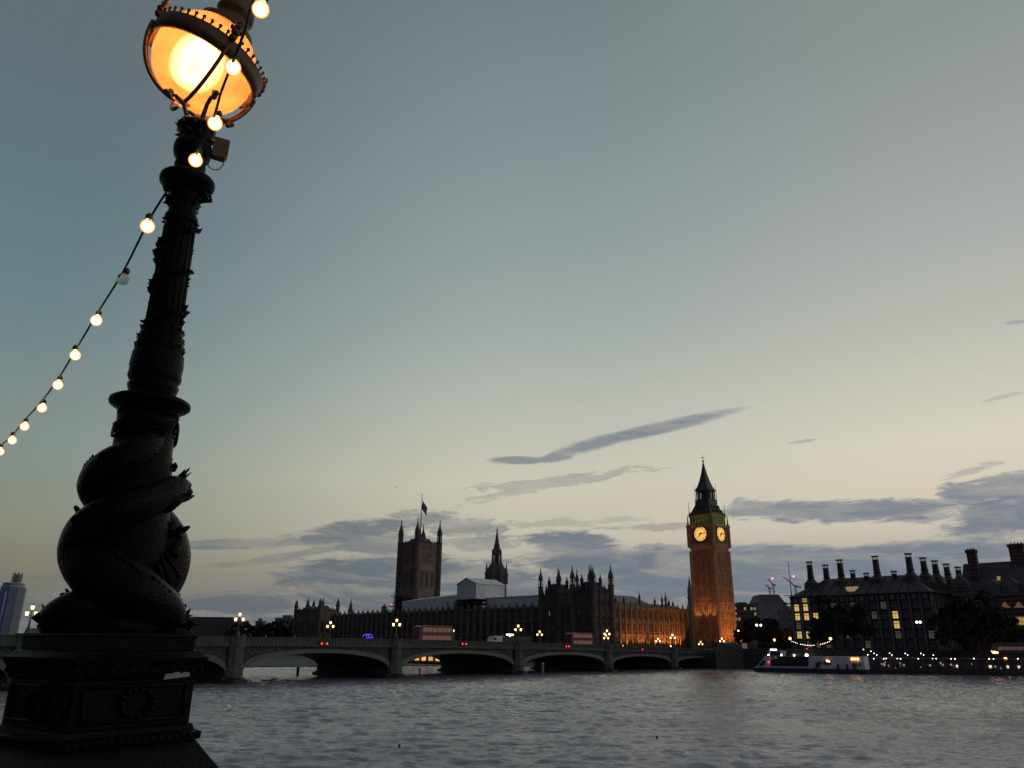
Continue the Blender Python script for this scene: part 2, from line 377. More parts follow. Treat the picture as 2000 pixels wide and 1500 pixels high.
def wallbox(bm, p, q, t, z0, z1):
    p = Vector(p); q = Vector(q); d = (q - p).normalized(); n = Vector((-d.y, d.x)) * t / 2
    c = [p - n, q - n, q + n, p + n]; bm.prism([(v.x, v.y) for v in c], z0, z1, axis='z')
wallbox(b, wl(-60, 0), wl(120, 0), .55, -1.0, CAM_Z - .86); wallbox(b, wl(-60, 0), wl(120, 0), .7, CAM_Z - .857, CAM_Z - .72)
tag(b.build('river_wall', GRANITE), 'granite river wall on the near bank below the fish lamp', 'wall')

# ------------------------------------------------------------------ the bridge
SP = [on_line(BO, BU, px, 1290) for px in (459, 773, 1012, 1188, 1316, 1409)]
SP = [on_line(BO, BU, 52, 1255)] + SP                  # pier stations, east to west; last one is the west abutment
SP0 = SP[0] - 32
print('piers', [round(v, 1) for v in SP])
def par(px, py):
    s = on_line(BO, BU, px, py); return s, hz(px, py, brg(s)[1])
pp = [par(p, q) for p, q in ((400, 1243.5), (600, 1245), (773, 1248), (1012, 1255), (1188, 1260), (1316, 1265), (1409, 1270))]
fit = np.polyfit([a for a, _ in pp], [c for _, c in pp], 2)
def zt(s): return float(np.polyval(fit, s))            # top of the parapet
print('parapet', [round(zt(s), 2) for s in SP])
bridge = empty('arch_bridge', (BO.x, BO.y, 0), BA, 'long green iron arch bridge with stone piers crossing the river', 'bridge')
BW = 26.0
edges = [SP0] + SP
def strip(bm, s0, s1, y0, y1, dz0, dz1, n=14):         # slab following the bridge's camber
    for k in range(n):
        a = s0 + (s1 - s0) * k / n; c = s0 + (s1 - s0) * (k + 1) / n
        bm.add([(a, y0, zt(a) + dz0), (c, y0, zt(c) + dz0), (c, y1, zt(c) + dz0), (a, y1, zt(a) + dz0), (a, y0, zt(a) + dz1), (c, y0, zt(c) + dz1), (c, y1, zt(c) + dz1), (a, y1, zt(a) + dz1)],
               [(0, 3, 2, 1), (4, 5, 6, 7), (0, 1, 5, 4), (1, 2, 6, 5), (2, 3, 7, 6), (3, 0, 4, 7)])
S_END = SP[-1] + 34
b = MB(); strip(b, SP0 - 60, S_END, .5, BW - .5, -1.75, -1.12, 40); b.build('deck', ASPH, bridge)
for k in range(len(edges) - 1):
    s0, s1 = edges[k] + 1.6, edges[k + 1] - 1.6; L = s1 - s0; cx = (s0 + s1) / 2
    zs = 1.5; zc = zt(cx) - 2.75; n = 26
    xs = [cx - L / 2 * math.cos(PI * i / n) for i in range(n + 1)]; zi = [zs + (zc - zs) * max(0.0, math.sin(PI * i / n)) ** .85 for i in range(n + 1)]
    top = [(x, zt(x) - 1.6) for x in reversed(xs)]
    b = MB()
    for i in range(n):                                 # body of the span above the arch
        a, c = xs[i], xs[i + 1]
        b.add([(a, .35, zi[i]), (c, .35, zi[i + 1]), (c, .35, zt(c) - 1.7), (a, .35, zt(a) - 1.7), (a, BW - .35, zi[i]), (c, BW - .35, zi[i + 1]), (c, BW - .35, zt(c) - 1.7), (a, BW - .35, zt(a) - 1.7)],
              [(0, 1, 2, 3), (4, 7, 6, 5), (0, 4, 5, 1), (3, 2, 6, 7)])
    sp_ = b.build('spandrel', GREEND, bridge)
    th = [1.25 - .62 * math.sin(PI * i / n) for i in range(n + 1)]
    for y0, y1 in ((.0, .5), (BW - .5, BW)):
        b = MB()
        for i in range(n):
            a, c = xs[i], xs[i + 1]
            if zi[i] + th[i] > zt(a) - 1.6 and 0: continue
            e0 = min(zi[i] + th[i], zt(a) - 1.66); e1 = min(zi[i + 1] + th[i + 1], zt(c) - 1.66)
            b.add([(a, y0, zi[i] - .05), (c, y0, zi[i + 1] - .05), (c, y0, e1), (a, y0, e0), (a, y1, zi[i] - .05), (c, y1, zi[i + 1] - .05), (c, y1, e1), (a, y1, e0)],
                  [(0, 1, 2, 3), (4, 7, 6, 5), (0, 4, 5, 1), (3, 2, 6, 7)])
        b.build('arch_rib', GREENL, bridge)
    b = MB()                                           # pierced ironwork in the corners
    for sg in (-1, 1):
        b = MB()
        for q, (fx, r_) in enumerate(((.455, 1.05), (.39, .68), (.335, .42), (.29, .27))):
            x = cx + sg * fx * L; zz = zt(x) - 1.95 - r_
            for w in range(16):
                a0 = 2 * PI * w / 16; a1 = 2 * PI * (w + 1) / 16
                b.tube([(x + r_ * math.cos(a0), .27, zz + r_ * math.sin(a0)), (x + r_ * math.cos(a1), .27, zz + r_ * math.sin(a1))], .07, 4, False)
            if q == 0: xl_, zl_ = x, zz
            b.tube([(x, .3, zz), (xl_, .3, zl_)], .06, 4, False); xl_, zl_ = x, zz
            for w in range(4): b.tube([(x, .27, zz), (x + r_ * math.cos(w * PI / 2 + .78), .27, zz + r_ * math.sin(w * PI / 2 + .78))], .06, 4, False)
        b.build('tracery', GREENL, bridge)
for y0, sg in ((0, 1), (BW, -1)):
    b = MB()
    strip(b, SP0 - 60, S_END, y0 - .18 * sg, y0 + .45 * sg, -1.66, -1.38, 60); strip(b, SP0 - 60, S_END, y0 - .30 * sg, y0 + .45 * sg, -1.37, -1.18, 60)
    strip(b, SP0 - 60, S_END, y0 - .12 * sg, y0 + .30 * sg, -.16, 0.0, 60); strip(b, SP0 - 60, S_END, y0 + .10 * sg, y0 + .20 * sg, -1.18, -.16, 60)
    x = SP0 - 20
    while x < S_END:
        b.box(x - .09, x + .09, y0 - .03 if sg > 0 else y0 - .25, y0 + .25 if sg > 0 else y0 + .03, zt(x) - 1.18, zt(x) - .16); x += .75
    b.build('parapet', GREEN, bridge)
for k, s in enumerate(edges):
    b = MB(); ztp = zt(s)
    west_end = (k == len(edges) - 1)
    if west_end:
        b.box(s - 1.6, s + 36, .8, BW - .8, -1, ztp - 1.75)
        for y0 in (-.8, BW - 1.2): b.box(s - 1.6, s + 2.2, y0, y0 + 2.0, -1, ztp - .2)
    else:
        b.box(s - 1.6, s + 1.6, .9, BW - .9, .9, ztp - 1.75)
        for yy in (.3, BW - .3):
            b.lathe(s, yy, [(.9, 1.75), (2.2, 1.75), (2.4, 1.6), (ztp - 2.0, 1.5), (ztp - 1.85, 1.62), (ztp - 1.2, 1.65), (ztp - 1.15, 1.5), (ztp - .1, 1.5), (ztp - .05, 1.68), (ztp + .16, 1.68)], 8, PI / 8, False)
        b.box(s - 2.2, s + 2.2, -.2, BW + .2, .62, .9)
    b.build('pier' if not west_end else 'abutment', GRANITE if not west_end else GRANITED, bridge)
    if not west_end:
        b = MB(); b.prism([(s - 2.6, -.6), (s - 1.1, -2.4), (s + 1.1, -2.4), (s + 2.6, -.6), (s + 2.6, BW + .6), (s + 1.1, BW + 2.4), (s - 1.1, BW + 2.4), (s - 2.6, BW + .6)], -2, .6, axis='z')
        b.build('pier_base', WETST, bridge)
# lanterns on the bridge: triple-headed
def bridge_lamp():
    r = empty('bridge_lamp', (0, 0, 0))
    b = MB(); b.lathe(0, 0, [(0, .42), (.5, .42), (.55, .3), (.9, .26), (1.0, .14), (2.6, .09), (2.65, .15), (2.75, .15), (2.8, .08), (3.5, .06)], 8, 0, False); b.build('post', GREEN, r)
    b = MB()
    for sg in (-1, 1):
        b.tube([(0, 0, 2.3), (sg * .35, 0, 2.2), (sg * .62, 0, 2.35), (sg * .68, 0, 2.62)], .045, 6)
    b.build('arm', GREEN, r)
    for x, z in ((-.68, 2.62), (.68, 2.62), (0, 3.5)):
        b = MB(); b.lathe(x, 0, [(z, .12), (z + .08, .19), (z + .44, .25), (z + .54, .21)], 8); l = b.build('lantern', LAMPY, r)
        b = MB(); b.lathe(x, 0, [(z + .57, .3), (z + .68, .16), (z + .74, .08), (z + .88, .02)], 8); b.build('lantern_cap', GREEN, l)
    return r
lamp0 = bridge_lamp(); used = False
def put_lamp(px, side, word):
    global used
    o2 = BO + BV * (.25 if side == 'n' else BW - .25)
    s = on_line(o2, BU, px, 1250); q = o2 + BU * s
    o = copy_tree(lamp0) if used else lamp0; used = True
    o.location = (q.x, q.y, zt(s) + (.12 if side == 'n' else 0.0)); o.rotation_euler = (0, 0, 0.0)
    tag(o, word, 'street lamp', 'lit lamps along the green bridge'); return s
near_w = ['partly hidden behind the fish head at the far left, beside the glass tower', 'over the pier just right of the big dark fish lamp', 'over the pier below the tall square tower', 'over the pier beside the white van',
          'over the pier at the right foot of the dark twin towers', 'in front of the orange lit palace front', 'at the foot of the clock tower']
for px, wd_ in zip((51, 463, 773, 1012, 1186, 1314, 1410), near_w): put_lamp(px, 'n', 'near-parapet lamp ' + wd_)
far_w = ['before the small pinnacled pavilion', 'at the right end of the nearer red bus', 'left of the farther red bus', 'seen just below a nearer lamp by the dark twin towers', 'before the orange palace front, lower one', 'beside the left edge of the clock tower']
for px, wd_ in zip((643, 880, 1054, 1184, 1285, 1368), far_w): put_lamp(px, 's', 'far-parapet lamp ' + wd_)
# navigation lights over the arches
def nav(px, py, two, lab, y=-.42):
    s = on_line(BO, BU, px, py); q = brg(s, y); z = hz(px, py, q[1])
    r = empty('navigation_light', (q[0], q[1], z), BA, lab, 'signal light', 'navigation lights on the bridge arches')
    b = MB(); b.box(-1.0 if two else -.35, 1.0 if two else .35, .0, .3, -.28, .3); b.build('housing', BLACK, r)
    for x in ((-.62, .62) if two else (0,)):
        b = MB(); b.ball((x, -.08, 0), .17, 10, 6); b.build('lens', LAMPR if two or px != 1214 else LAMPP, r)
nav(631, 1257, True, 'pair of red navigation lights over the arch left of the tallest scaffold')
nav(904, 1257.5, True, 'pair of red navigation lights over the arch below the nearer bus')
nav(1106, 1262.5, True, 'pair of red navigation lights over the arch below the farther bus')
nav(1214, 1261, False, 'single pink light on the bridge right of the pier lamp'); nav(1252, 1268.5, False, 'single red navigation light over the arch near the orange facade')

# ------------------------------------------------------------------ palace
def turret(bm, x, y, z0, z1, r, tip):                  # octagonal stage, open lantern, ogee cap, finial
    h = tip - z1; hl = h * .30
    bm.lathe(x, y, [(z0, r), (z1, r), (z1 + .1, r * 1.18), (z1 + .5, r * 1.18), (z1 + .55, r * .9)], 8, PI / 8, False)
    za = z1 + .55; zb = za + hl
    for k in range(8):
        a = PI / 8 + k * PI / 4; bm.lathe(x + r * .8 * math.cos(a), y + r * .8 * math.sin(a), [(za, r * .15), (zb, r * .15)], 4, 0, False)
    bm.lathe(x, y, [(za, r * .28), (zb, r * .28)], 6, 0, False)
    bm.lathe(x, y, [(zb, r * 1.05), (zb + .3, r * 1.12), (zb + .35, r * .9), (zb + h * .13, r * .92), (zb + h * .24, r * .62), (zb + h * .33, r * .34), (zb + h * .48, r * .17), (zb + h * .5, r * .3), (zb + h * .52, r * .12), (tip, .06)], 8, PI / 8, False)
    bm.box(x - r * .35, x + r * .35, y - .07, y + .07, tip - h * .10, tip - h * .085)
def pinn(bm, x, y, z0, z1, r):
    bm.sq(x, y, [(z0, r), (z0 + (z1 - z0) * .42, r), (z0 + (z1 - z0) * .43, r * 1.3), (z0 + (z1 - z0) * .47, r * 1.3), (z0 + (z1 - z0) * .5, r * .8), (z1, .04)])
def bays(bm, x0, y0, dx, dy, L, nb, z0, z1, pr=.55, w=.5, nx=0, ny=0, rows=3, top=2.2, pin=True):
    # buttresses + string courses + cresting along a wall line from (x0,y0) in direction (dx,dy), outward normal (nx,ny)
    for k in range(nb + 1):
        cx = x0 + dx * L * k / nb + nx * pr / 2; cy = y0 + dy * L * k / nb + ny * pr / 2
        hx = w / 2 if dx else pr / 2; hy = w / 2 if dy else pr / 2
        bm.box(cx - hx, cx + hx, cy - hy, cy + hy, z0, z1 + .3)
        if pin: pinn(bm, cx, cy, z1 + .3, z1 + top, w * .42)
    for j in range(1, rows + 1):
        z = z0 + (z1 - z0) * j / rows
        ax0, ax1 = sorted((x0, x0 + dx * L)); ay0, ay1 = sorted((y0, y0 + dy * L))
        if dx: bm.box(ax0, ax1, min(y0, y0 + ny * pr * .55), max(y0, y0 + ny * pr * .55), z - .22, z + .2)
        else: bm.box(min(x0, x0 + nx * pr * .55), max(x0, x0 + nx * pr * .55), ay0, ay1, z - .22, z + .2)
    nmer = int(L / 1.1)
    for k in range(nmer):
        t0 = L * (k + .2) / nmer; t1 = L * (k + .75) / nmer
        if dx: xa, xb = sorted((x0 + dx * t0, x0 + dx * t1)); bm.box(xa, xb, y0 - .15, y0 + .15, z1 + .2, z1 + .9)
        else: ya, yb = sorted((y0 + dy * t0, y0 + dy * t1)); bm.box(x0 - .15, x0 + .15, ya, yb, z1 + .2, z1 + .9)
def window_mesh(w, h, lights=3, name='window', m=None):
    # pane set flat with stone mullions in front, local plane x-z facing -y
    b = MB(); b.box(-w / 2, w / 2, -.03, .05, 0, h); return b
def add_windows(parent, spots, w, h, axis, m=DARKW, fm=None, lights=3, label=None):
    # one pane+frame pair, copied; spots = (along, out, z)
    first = None; out = []
    for p in spots:
        if first is None:
            b = MB()
            if axis == 'x': b.box(-w / 2, w / 2, -.05, .03, 0, h)
            else: b.box(-.05, .03, -w / 2, w / 2, 0, h)
            first = b.build('window', m, parent)
            if fm:
                b = MB()
                for k in range(lights + 1):
                    c = -w / 2 + w * k / lights
                    if axis == 'x': b.box(c - .07, c + .07, -.16, -.052, 0, h)
                    else: b.box(-.16, -.052, c - .07, c + .07, 0, h)
                for zz in (0, h * .55, h - .14):
                    if axis == 'x': b.box(-w / 2 - .07, w / 2 + .07, -.2, -.162, zz, zz + .14)
                    else: b.box(-.2, -.162, -w / 2 - .07, w / 2 + .07, zz, zz + .14)
                b.build('mullion', fm, first)
            o = first
        else: o = copy_tree(first, parent)
        o.location = p; out.append(o)
        if label: o['label'] = label
    return out
def palthing(name, x, y, z, label, cat='building'):
    q = pal(x, y); return empty(name, (q[0], q[1], z), PA, label, cat)
# roof heights read off the photograph
Y0 = 348
zsp = hz(1166, 1160, Y0)
# --- NE pavilion with twin towers
t = palthing('palace_pavilion', 0, 0, GZ, 'dark gothic pavilion with twin turreted towers, left of the orange lit front')
H = zsp - GZ
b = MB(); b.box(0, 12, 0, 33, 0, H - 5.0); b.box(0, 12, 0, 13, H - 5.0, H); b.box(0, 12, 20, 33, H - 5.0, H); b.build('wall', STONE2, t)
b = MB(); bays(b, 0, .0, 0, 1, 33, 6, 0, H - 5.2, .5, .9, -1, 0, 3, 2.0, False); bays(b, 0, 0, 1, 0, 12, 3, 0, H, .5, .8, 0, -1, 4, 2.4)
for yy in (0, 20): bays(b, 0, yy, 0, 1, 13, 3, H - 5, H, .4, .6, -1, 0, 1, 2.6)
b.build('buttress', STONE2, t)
for k, (x, y, py, px, ww) in enumerate(((0, 0, 1106, 1166, 1.25), (12, 0, 1101, 1195, 1.35), (0, 12.4, 1103, 1133, 1.25), (12, 12.6, 1103, 1161, 1.2), (0, 20.5, 1112, 1101, 1.1), (12, 20.5, 1110, 1127, 1.1), (0, 32.6, 1108, 1069, 1.2), (12, 32.6, 1106, 1094, 1.2))):
    q = pal(x, y); b = MB(); turret(b, x, y, 0 if x == 0 or y == 0 else H - 8, H + 4.0, ww, hz(px, py, q[1]) - GZ); b.build('turret', STONE2, t)
for y0 in (0, 20.5):
    b = MB(); b.prism([(y0 + 1.2, H), (y0 + 11.4, H), (y0 + 8.2, H + 5.6), (y0 + 4.4, H + 5.6)], 2.2, 9.8, axis='x')
    for k in range(10): b.lathe(2.6 + k * .75, y0 + 6.3, [(H + 5.5, .12), (H + 6.4 + (k % 2) * .7, .03)], 4)
    for k in range(5):
        q_ = 1.6 + k * 2.2
        for dx, dy, hh_ in ((q_, .3, 3.4), (q_, 12.2, 3.4), (.3, q_ + .6, 3.6), (11.7, q_ + .6, 3.4), (q_, 3.2, 5.2), (q_, 9.6, 5.2)): pinn(b, dx, y0 + dy, H - .1, H + hh_ + (k % 2) * 1.3, .42)
    for dx, dy in ((3.2, 3.4), (9, 3.6), (3.0, 9.4), (9.2, 9.2)): b.lathe(dx, y0 + dy, [(H, .8), (H + 6.2, .7), (H + 6.3, .95), (H + 6.8, .9), (H + 7.4, .5), (H + 9.4, .05)], 6)
    b.build('roof', SLATE, t)
b = MB(); b.lathe(6, 6.3, [(H + 4, 1.3), (H + 7.4, 1.1), (H + 7.5, 1.3), (H + 8, .8), (H + 9.6, .5), (H + 10, .7), (H + 11, .35), (H + 13.5, .05)], 8); b.build('ventilator', SLATE, t)
add_windows(t, [(-.05, 3.2 + 5.5 * k, H * .42) for k in range(6)] + [(-.05, 3.2 + 5.5 * k, H * .12) for k in range(6)], 2.2, H * .2, 'y', DARKW, STONE2)
add_windows(t, [(2 + 4 * k, -.05, H * .42) for k in range(3)] + [(2 + 4 * k, -.05, H * .72) for k in range(3)], 1.7, H * .18, 'x', DARKW, STONE2)
wl_ = add_windows(t, [(-.1, 27.3, H * .62)], 1.0, 1.8, 'y', WINY2); wl_[0]['label'] = 'dimly lit upper window'
# --- river front
def zr(px, py, y): return hz(px, py, pal(0, y)[1]) - GZ
t = palthing('palace_river_front', 0, 33, GZ, 'long dark palace river front with rows of buttresses behind the bridge')
Ht = zr(1000, 1190, 60); 
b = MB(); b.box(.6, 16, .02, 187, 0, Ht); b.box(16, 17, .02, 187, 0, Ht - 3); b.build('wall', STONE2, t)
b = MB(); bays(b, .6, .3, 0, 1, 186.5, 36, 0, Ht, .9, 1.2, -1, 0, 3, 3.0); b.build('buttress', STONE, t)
b = MB(); b.prism([(1.5, Ht), (15.5, Ht), (8.5, Ht + 1.6)], 118, 186, axis='y'); b.build('roof', SLATE, t)
add_windows(t, [(.55, 2.9 + 5.18 * k, Ht * .40) for k in range(36)] + [(.55, 2.9 + 5.18 * k, Ht * .08) for k in range(36)], 3.0, Ht * .26, 'y', DARKW, STONE2, 3)
b = MB()
for y in (59, 66, 72): turret(b, 3, y, 0, Ht + 1.5, .8, Ht + 7)
turret(b, 8, 140, Ht - 2, Ht + 2, 1.7, Ht + 6.5)
b.build('turret', STONE2, t)
b = MB(); b.box(-10.4, -9.8, -33, 240, -7, -3.3)
for k in range(60): b.box(-10.65, -9.7, -33 + k * 4.4, -32.3 + k * 4.4, -7, -3.0)
b.build('terrace_wall', GRANITE, t)
# --- south pavilion
t = palthing('pinnacled_pavilion', 0, 234, GZ, 'small six-pinnacled pavilion standing apart beyond the low palace wing, lit faintly from below')
Hs = zr(615, 1192, 250)
b = MB(); b.box(0, 13, 0, 33, 0, Hs); b.build('wall', STONE, t)
b = MB(); bays(b, 0, 0, 0, 1, 33, 6, 0, Hs, .5, .8, -1, 0, 3, 2.4); bays(b, 0, 0, 1, 0, 13, 3, 0, Hs, .5, .8, 0, -1, 3, 2.4); b.build('buttress', STONE, t)
for px, py, x, y in ((580, 1171, 0, 32.5), (592, 1170, 13, 32.5), (610, 1167, 0, 17), (622, 1165, 13, 20), (637, 1168, 0, .5), (652, 1167, 13, .5)):
    q = pal(x, 234 + y); b = MB(); tp = hz(px, py, q[1]) - GZ; b.lathe(x, y, [(0, 1.2), (Hs + 2.5, 1.2), (Hs + 2.6, 1.5), (Hs + 3.2, 1.5), (Hs + 3.4, 1.15), (Hs + 5.2, 1.0), (Hs + 6.5, .5), (tp - 1.2, .15), (tp - 1.1, .35), (tp, .05)], 8, PI / 8, False); b.build('turret', STONE2, t)
b = MB()
for y0 in (2, 18): b.frus(6.5, y0 + 6.5, Hs, Hs + 3.0, 5, 5, 2.2, 2.2)
b.build('roof', SLATE, t)
add_windows(t, [(-.05, 2.75 + 5.5 * k, Hs * .35) for k in range(6)], 2.2, Hs * .3, 'y', DARKW, STONE2)
add_windows(t, [(2.17 + 4.33 * k, -.05, Hs * .35) for k in range(3)], 1.7, Hs * .3, 'x', DARKW, STONE2)
# --- lit north front
Hn = hz(1230, 1186, pal(25, 0)[1]) - GZ
t = palthing('palace_lit_front', 13.2, 0, GZ, 'long palace front lit orange from below, between the dark twin towers and the clock tower')
b = MB(); b.box(0, 57.5, .5, 15, 0, Hn); b.build('wall', STONEC, t)
b = MB(); bays(b, 0.3, .5, 1, 0, 57, 14, 0, Hn, .8, .8, 0, -1, 3, 3.0); b.build('buttress', STONEC, t)
add_windows(t, [(2.3 + 4.03 * k, .45, z) for k in range(14) for z in (Hn * .06, Hn * .40, Hn * .73)], 2.2, Hn * .21, 'x', DARKW, STONEC)
b = MB(); b.prism([(1.5, Hn), (14, Hn), (7.7, Hn + 2.6)], .2, 57.2, axis='x'); b.build('roof', SLATE, t)
b = MB()
for x, tt in ((1.5, 4.5), (4.2, 8.5), (7.5, 5), (9, 5), (15, 5.5), (28, 8.5), (40, 6), (46, 7.5), (49, 9), (53, 6), (55, 5)):
    b = MB(); turret(b, x, 6 + x % 3, Hn - 1, Hn + tt * .3, .62, Hn + tt); b.build('turret', STONE2, t)
b = MB()
# --- hall roof behind
q = pal(36, 34); t = empty('hall_roof_block', (q[0], q[1], GZ), PA, 'pale grey long roof with a pyramid lantern behind the orange lit palace front', 'building')
zh = hz(1280, 1176, q[1]) - GZ; zh2 = hz(1285, 1158, q[1]) - GZ
b = MB(); b.box(-26, 40, -8, 8, 0, zh); b.build('wall', STONE2, t)
b = MB(); b.frus(5, 0, zh, zh + 3.8, 32, 9, 27, 2.5); b.build('roof', SLATEP, t)
b = MB(); b.box(-6, 6, -6, 6, zh + 1, zh2 - 3.2); b.build('lantern_stage', STONE2, t)
b = MB(); b.frus(0, 0, zh2 - 3.2, zh2 - 2.6, 8.4, 8.4, 8.4, 8.4); b.frus(0, 0, zh2 - 2.59, zh2 + .4, 7.8, 7.8, .4, .4); b.build('lantern_roof', SLATEP, t)
# --- slender pale turret behind the clock tower
Yt = 430; p = atY(1353, 1240, Yt); t = empty('slender_turret', (p[0], p[1], GZ), PA, 'slender pale stone turret just left of the clock tower', 'tower')
tp = hz(1351, 1124, Yt) - GZ
b = MB(); b.lathe(0, 0, [(0, 1.5), (tp - 12, 1.5), (tp - 11.8, 1.8), (tp - 11.2, 1.8), (tp - 11, 1.4), (tp - 7, 1.3)], 8, 0, False); b.build('shaft', PORTL, t)
b = MB(); b.lathe(0, 0, [(tp - 6.98, 1.5), (tp - 6.4, 1.1), (tp - 4, .6), (tp, .05)], 8, 0, False); b.build('spire', PORTL, t)

# ------------------------------------------------------------------ clock tower
p = atY(1397, 1225, 388.0); CTX, CTY = float(p[0]), float(p[1])
ct = empty('clock_tower', (CTX, CTY, GZ), PA, 'tall gothic clock tower with glowing dials, floodlit orange at its foot', 'tower')
def zc_(py, px=1385): return hz(px, py, CTY) - GZ
hw = 6.35
z1 = zc_(1075); z2 = zc_(1066); z3 = zc_(1029); z4 = zc_(1008); z5 = zc_(979); z6 = zc_(959); z7 = zc_(905); z8 = zc_(888)
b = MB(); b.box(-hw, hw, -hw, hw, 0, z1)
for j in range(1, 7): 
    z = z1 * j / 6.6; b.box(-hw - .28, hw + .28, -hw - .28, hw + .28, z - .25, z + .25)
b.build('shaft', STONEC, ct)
b = MB()
for sx in (-1, 1):
    for sy in (-1, 1): b.lathe(sx * hw, sy * hw, [(0, 1.25), (z1 - .5, 1.15)], 8, PI / 8, False)
for k in range(1, 8):
    c = -hw + 2 * hw * k / 8
    wv = .26 if k % 2 else .16
    for sg in (-1, 1):
        b.box(c - wv, c + wv, sg * hw - .3, sg * hw + .3, 0, z1 - 1.2); b.box(sg * hw - .3, sg * hw + .3, c - wv, c + wv, 0, z1 - 1.2)
b.build('shaft_rib', STONEC, ct)
add_windows(ct, [(c, -hw - .03, z1 * (j + .2) / 6.6 + .3) for j in range(6) for c in (-3.2, 0, 3.2)], 1.15, z1 / 6.6 * .62, 'x', STONEW, STONEC, 2)
add_windows(ct, [(-hw - .03, c, z1 * (j + .2) / 6.6 + .3) for j in range(6) for c in (-3.2, 0, 3.2)], 1.15, z1 / 6.6 * .62, 'y', STONEW, STONEC, 2)
hc = 7.0
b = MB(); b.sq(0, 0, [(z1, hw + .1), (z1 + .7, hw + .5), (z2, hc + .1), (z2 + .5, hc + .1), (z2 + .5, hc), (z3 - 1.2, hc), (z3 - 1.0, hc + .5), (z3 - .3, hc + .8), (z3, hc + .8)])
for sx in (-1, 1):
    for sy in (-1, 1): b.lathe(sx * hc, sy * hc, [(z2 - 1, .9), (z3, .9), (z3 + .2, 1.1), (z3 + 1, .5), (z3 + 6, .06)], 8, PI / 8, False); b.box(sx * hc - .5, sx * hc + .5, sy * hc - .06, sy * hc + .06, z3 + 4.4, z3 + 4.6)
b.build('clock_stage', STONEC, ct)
zd = (zc_(1046) + zc_(1045)) / 2; RD = 3.55
def dial(face):
    ang, = (face,)
    d = MB(); d.lathe(0, 0, [(0, RD), (.12, RD)], 40, 0, False)
    o = d.build('clock_face', DIAL, ct)
    o.rotation_euler = Matrix.Rotation(ang, 3, 'Z').to_euler() if 0 else (0, 0, 0)
    # disc axis (local z) is turned to the wall normal; local x = right, local y = up as seen from outside
    nx, ny = (-1, 0) if face == 'e' else ((0, -1) if face == 'n' else ((1, 0) if face == 'w' else (0, 1)))
    nrm = Vector((nx, ny, 0)); upv = Vector((0, 0, 1)); rt = upv.cross(nrm)
    o.matrix_local = Matrix(((rt.x, upv.x, nrm.x, nx * (hc + .02)), (rt.y, upv.y, nrm.y, ny * (hc + .02)), (rt.z, upv.z, nrm.z, zd), (0, 0, 0, 1)))
    r = MB()
    for R0, w in ((RD + .12, .2), (RD * .76, .09)):
        for k in range(40):
            a0, a1 = 2 * PI * k / 40, 2 * PI * (k + 1) / 40
            r.tube([(R0 * math.cos(a0), R0 * math.sin(a0), .16), (R0 * math.cos(a1), R0 * math.sin(a1), .16)], w, 4, False)
    for k in range(12):
        a = 2 * PI * k / 12; r.tube([(RD * .80 * math.cos(a), RD * .80 * math.sin(a), .16), (RD * .97 * math.cos(a), RD * .97 * math.sin(a), .16)], .10, 4, False)
    r.build('numeral_ring', mat('dial_iron', (.03, .02, .015), .6), o)
    for L, w, deg, nm in ((3.3, .22, 14 * 6, 'minute_hand'), (2.1, .32, (7 + 14 / 60.) * 30, 'hour_hand')):
        a = PI / 2 - rad(deg); ux, uy = math.cos(a), math.sin(a); hm = MB()
        hm.tube([(-ux * .7, -uy * .7, .27), (ux * L * .5, uy * L * .5, .27), (ux * L, uy * L, .27)], [w * 1.1, w, w * .4], 4, False, 1.0)
        hm.build(nm, MT['dial_iron'], o)
    fr = MB(); s_ = RD + .75
    for x0, x1, y0, y1 in ((-s_, s_, s_ - .28, s_), (-s_, s_, -s_, -s_ + .28), (-s_, -s_ + .28, -s_ + .281, s_ - .281), (s_ - .28, s_, -s_ + .281, s_ - .281)): fr.box(x0, x1, y0, y1, 0, .35)
    fr.build('dial_frame', mat('gilt_frame', (.22, .13, .05), .6), o)
for f_ in 'enws': dial(f_)
b = MB(); b.box(-5.2, 5.2, -5.2, 5.2, z3, z4 - .4)
for k in range(9):
    c = -5.9 + 11.8 * k / 8
    for sg in (-1, 1):
        b.box(c - .32, c + .32, sg * 6.0 - .35, sg * 6.0 + .35, z3 + .9, z4 - .8)
        if 0 < k < 8: b.box(sg * 6.0 - .35, sg * 6.0 + .35, c - .32, c + .32, z3 + .9, z4 - .8)
b.box(-6.5, 6.5, -6.5, 6.5, z3, z3 + .9); b.box(-6.6, 6.6, -6.6, 6.6, z4 - .8, z4)
for sx in (-1, 1):
    for sy in (-1, 1): b.lathe(sx * 6.3, sy * 6.3, [(z4, .35), (z4 + 3.2, .12), (z4 + 7, .05)], 6)
b.build('belfry', GRNLIT, ct)
b = MB(); b.sq(0, 0, [(z4, 6.7), (z4 + .5, 6.6), (z4 + (z5 - z4) * .35, 5.2), (z4 + (z5 - z4) * .7, 4.1), (z5, 3.55)])
for row, (zz, hh) in enumerate(((.18, 5.95), (.48, 4.85))):
    z = z4 + (z5 - z4) * zz
    for k in range(4 - row):
        c = -hh * .62 + 2 * hh * .62 * k / (3 - row)
        b.box(c - .4, c + .4, -hh - .5, -hh + .9, z, z + 1.2); b.box(-hh - .5, -hh + .9, c - .4, c + .4, z, z + 1.2)
b.build('lower_roof', LEAD, ct)
b = MB(); b.box(-3.7, 3.7, -3.7, 3.7, z5, z5 + .7)
for k in range(6):
    c = -3.2 + 6.4 * k / 5
    for sg in (-1, 1):
        b.box(c - .22, c + .22, sg * 3.2 - .22, sg * 3.2 + .22, z5 + .7, z6 - .4)
        if 0 < k < 5: b.box(sg * 3.2 - .22, sg * 3.2 + .22, c - .22, c + .22, z5 + .7, z6 - .4)
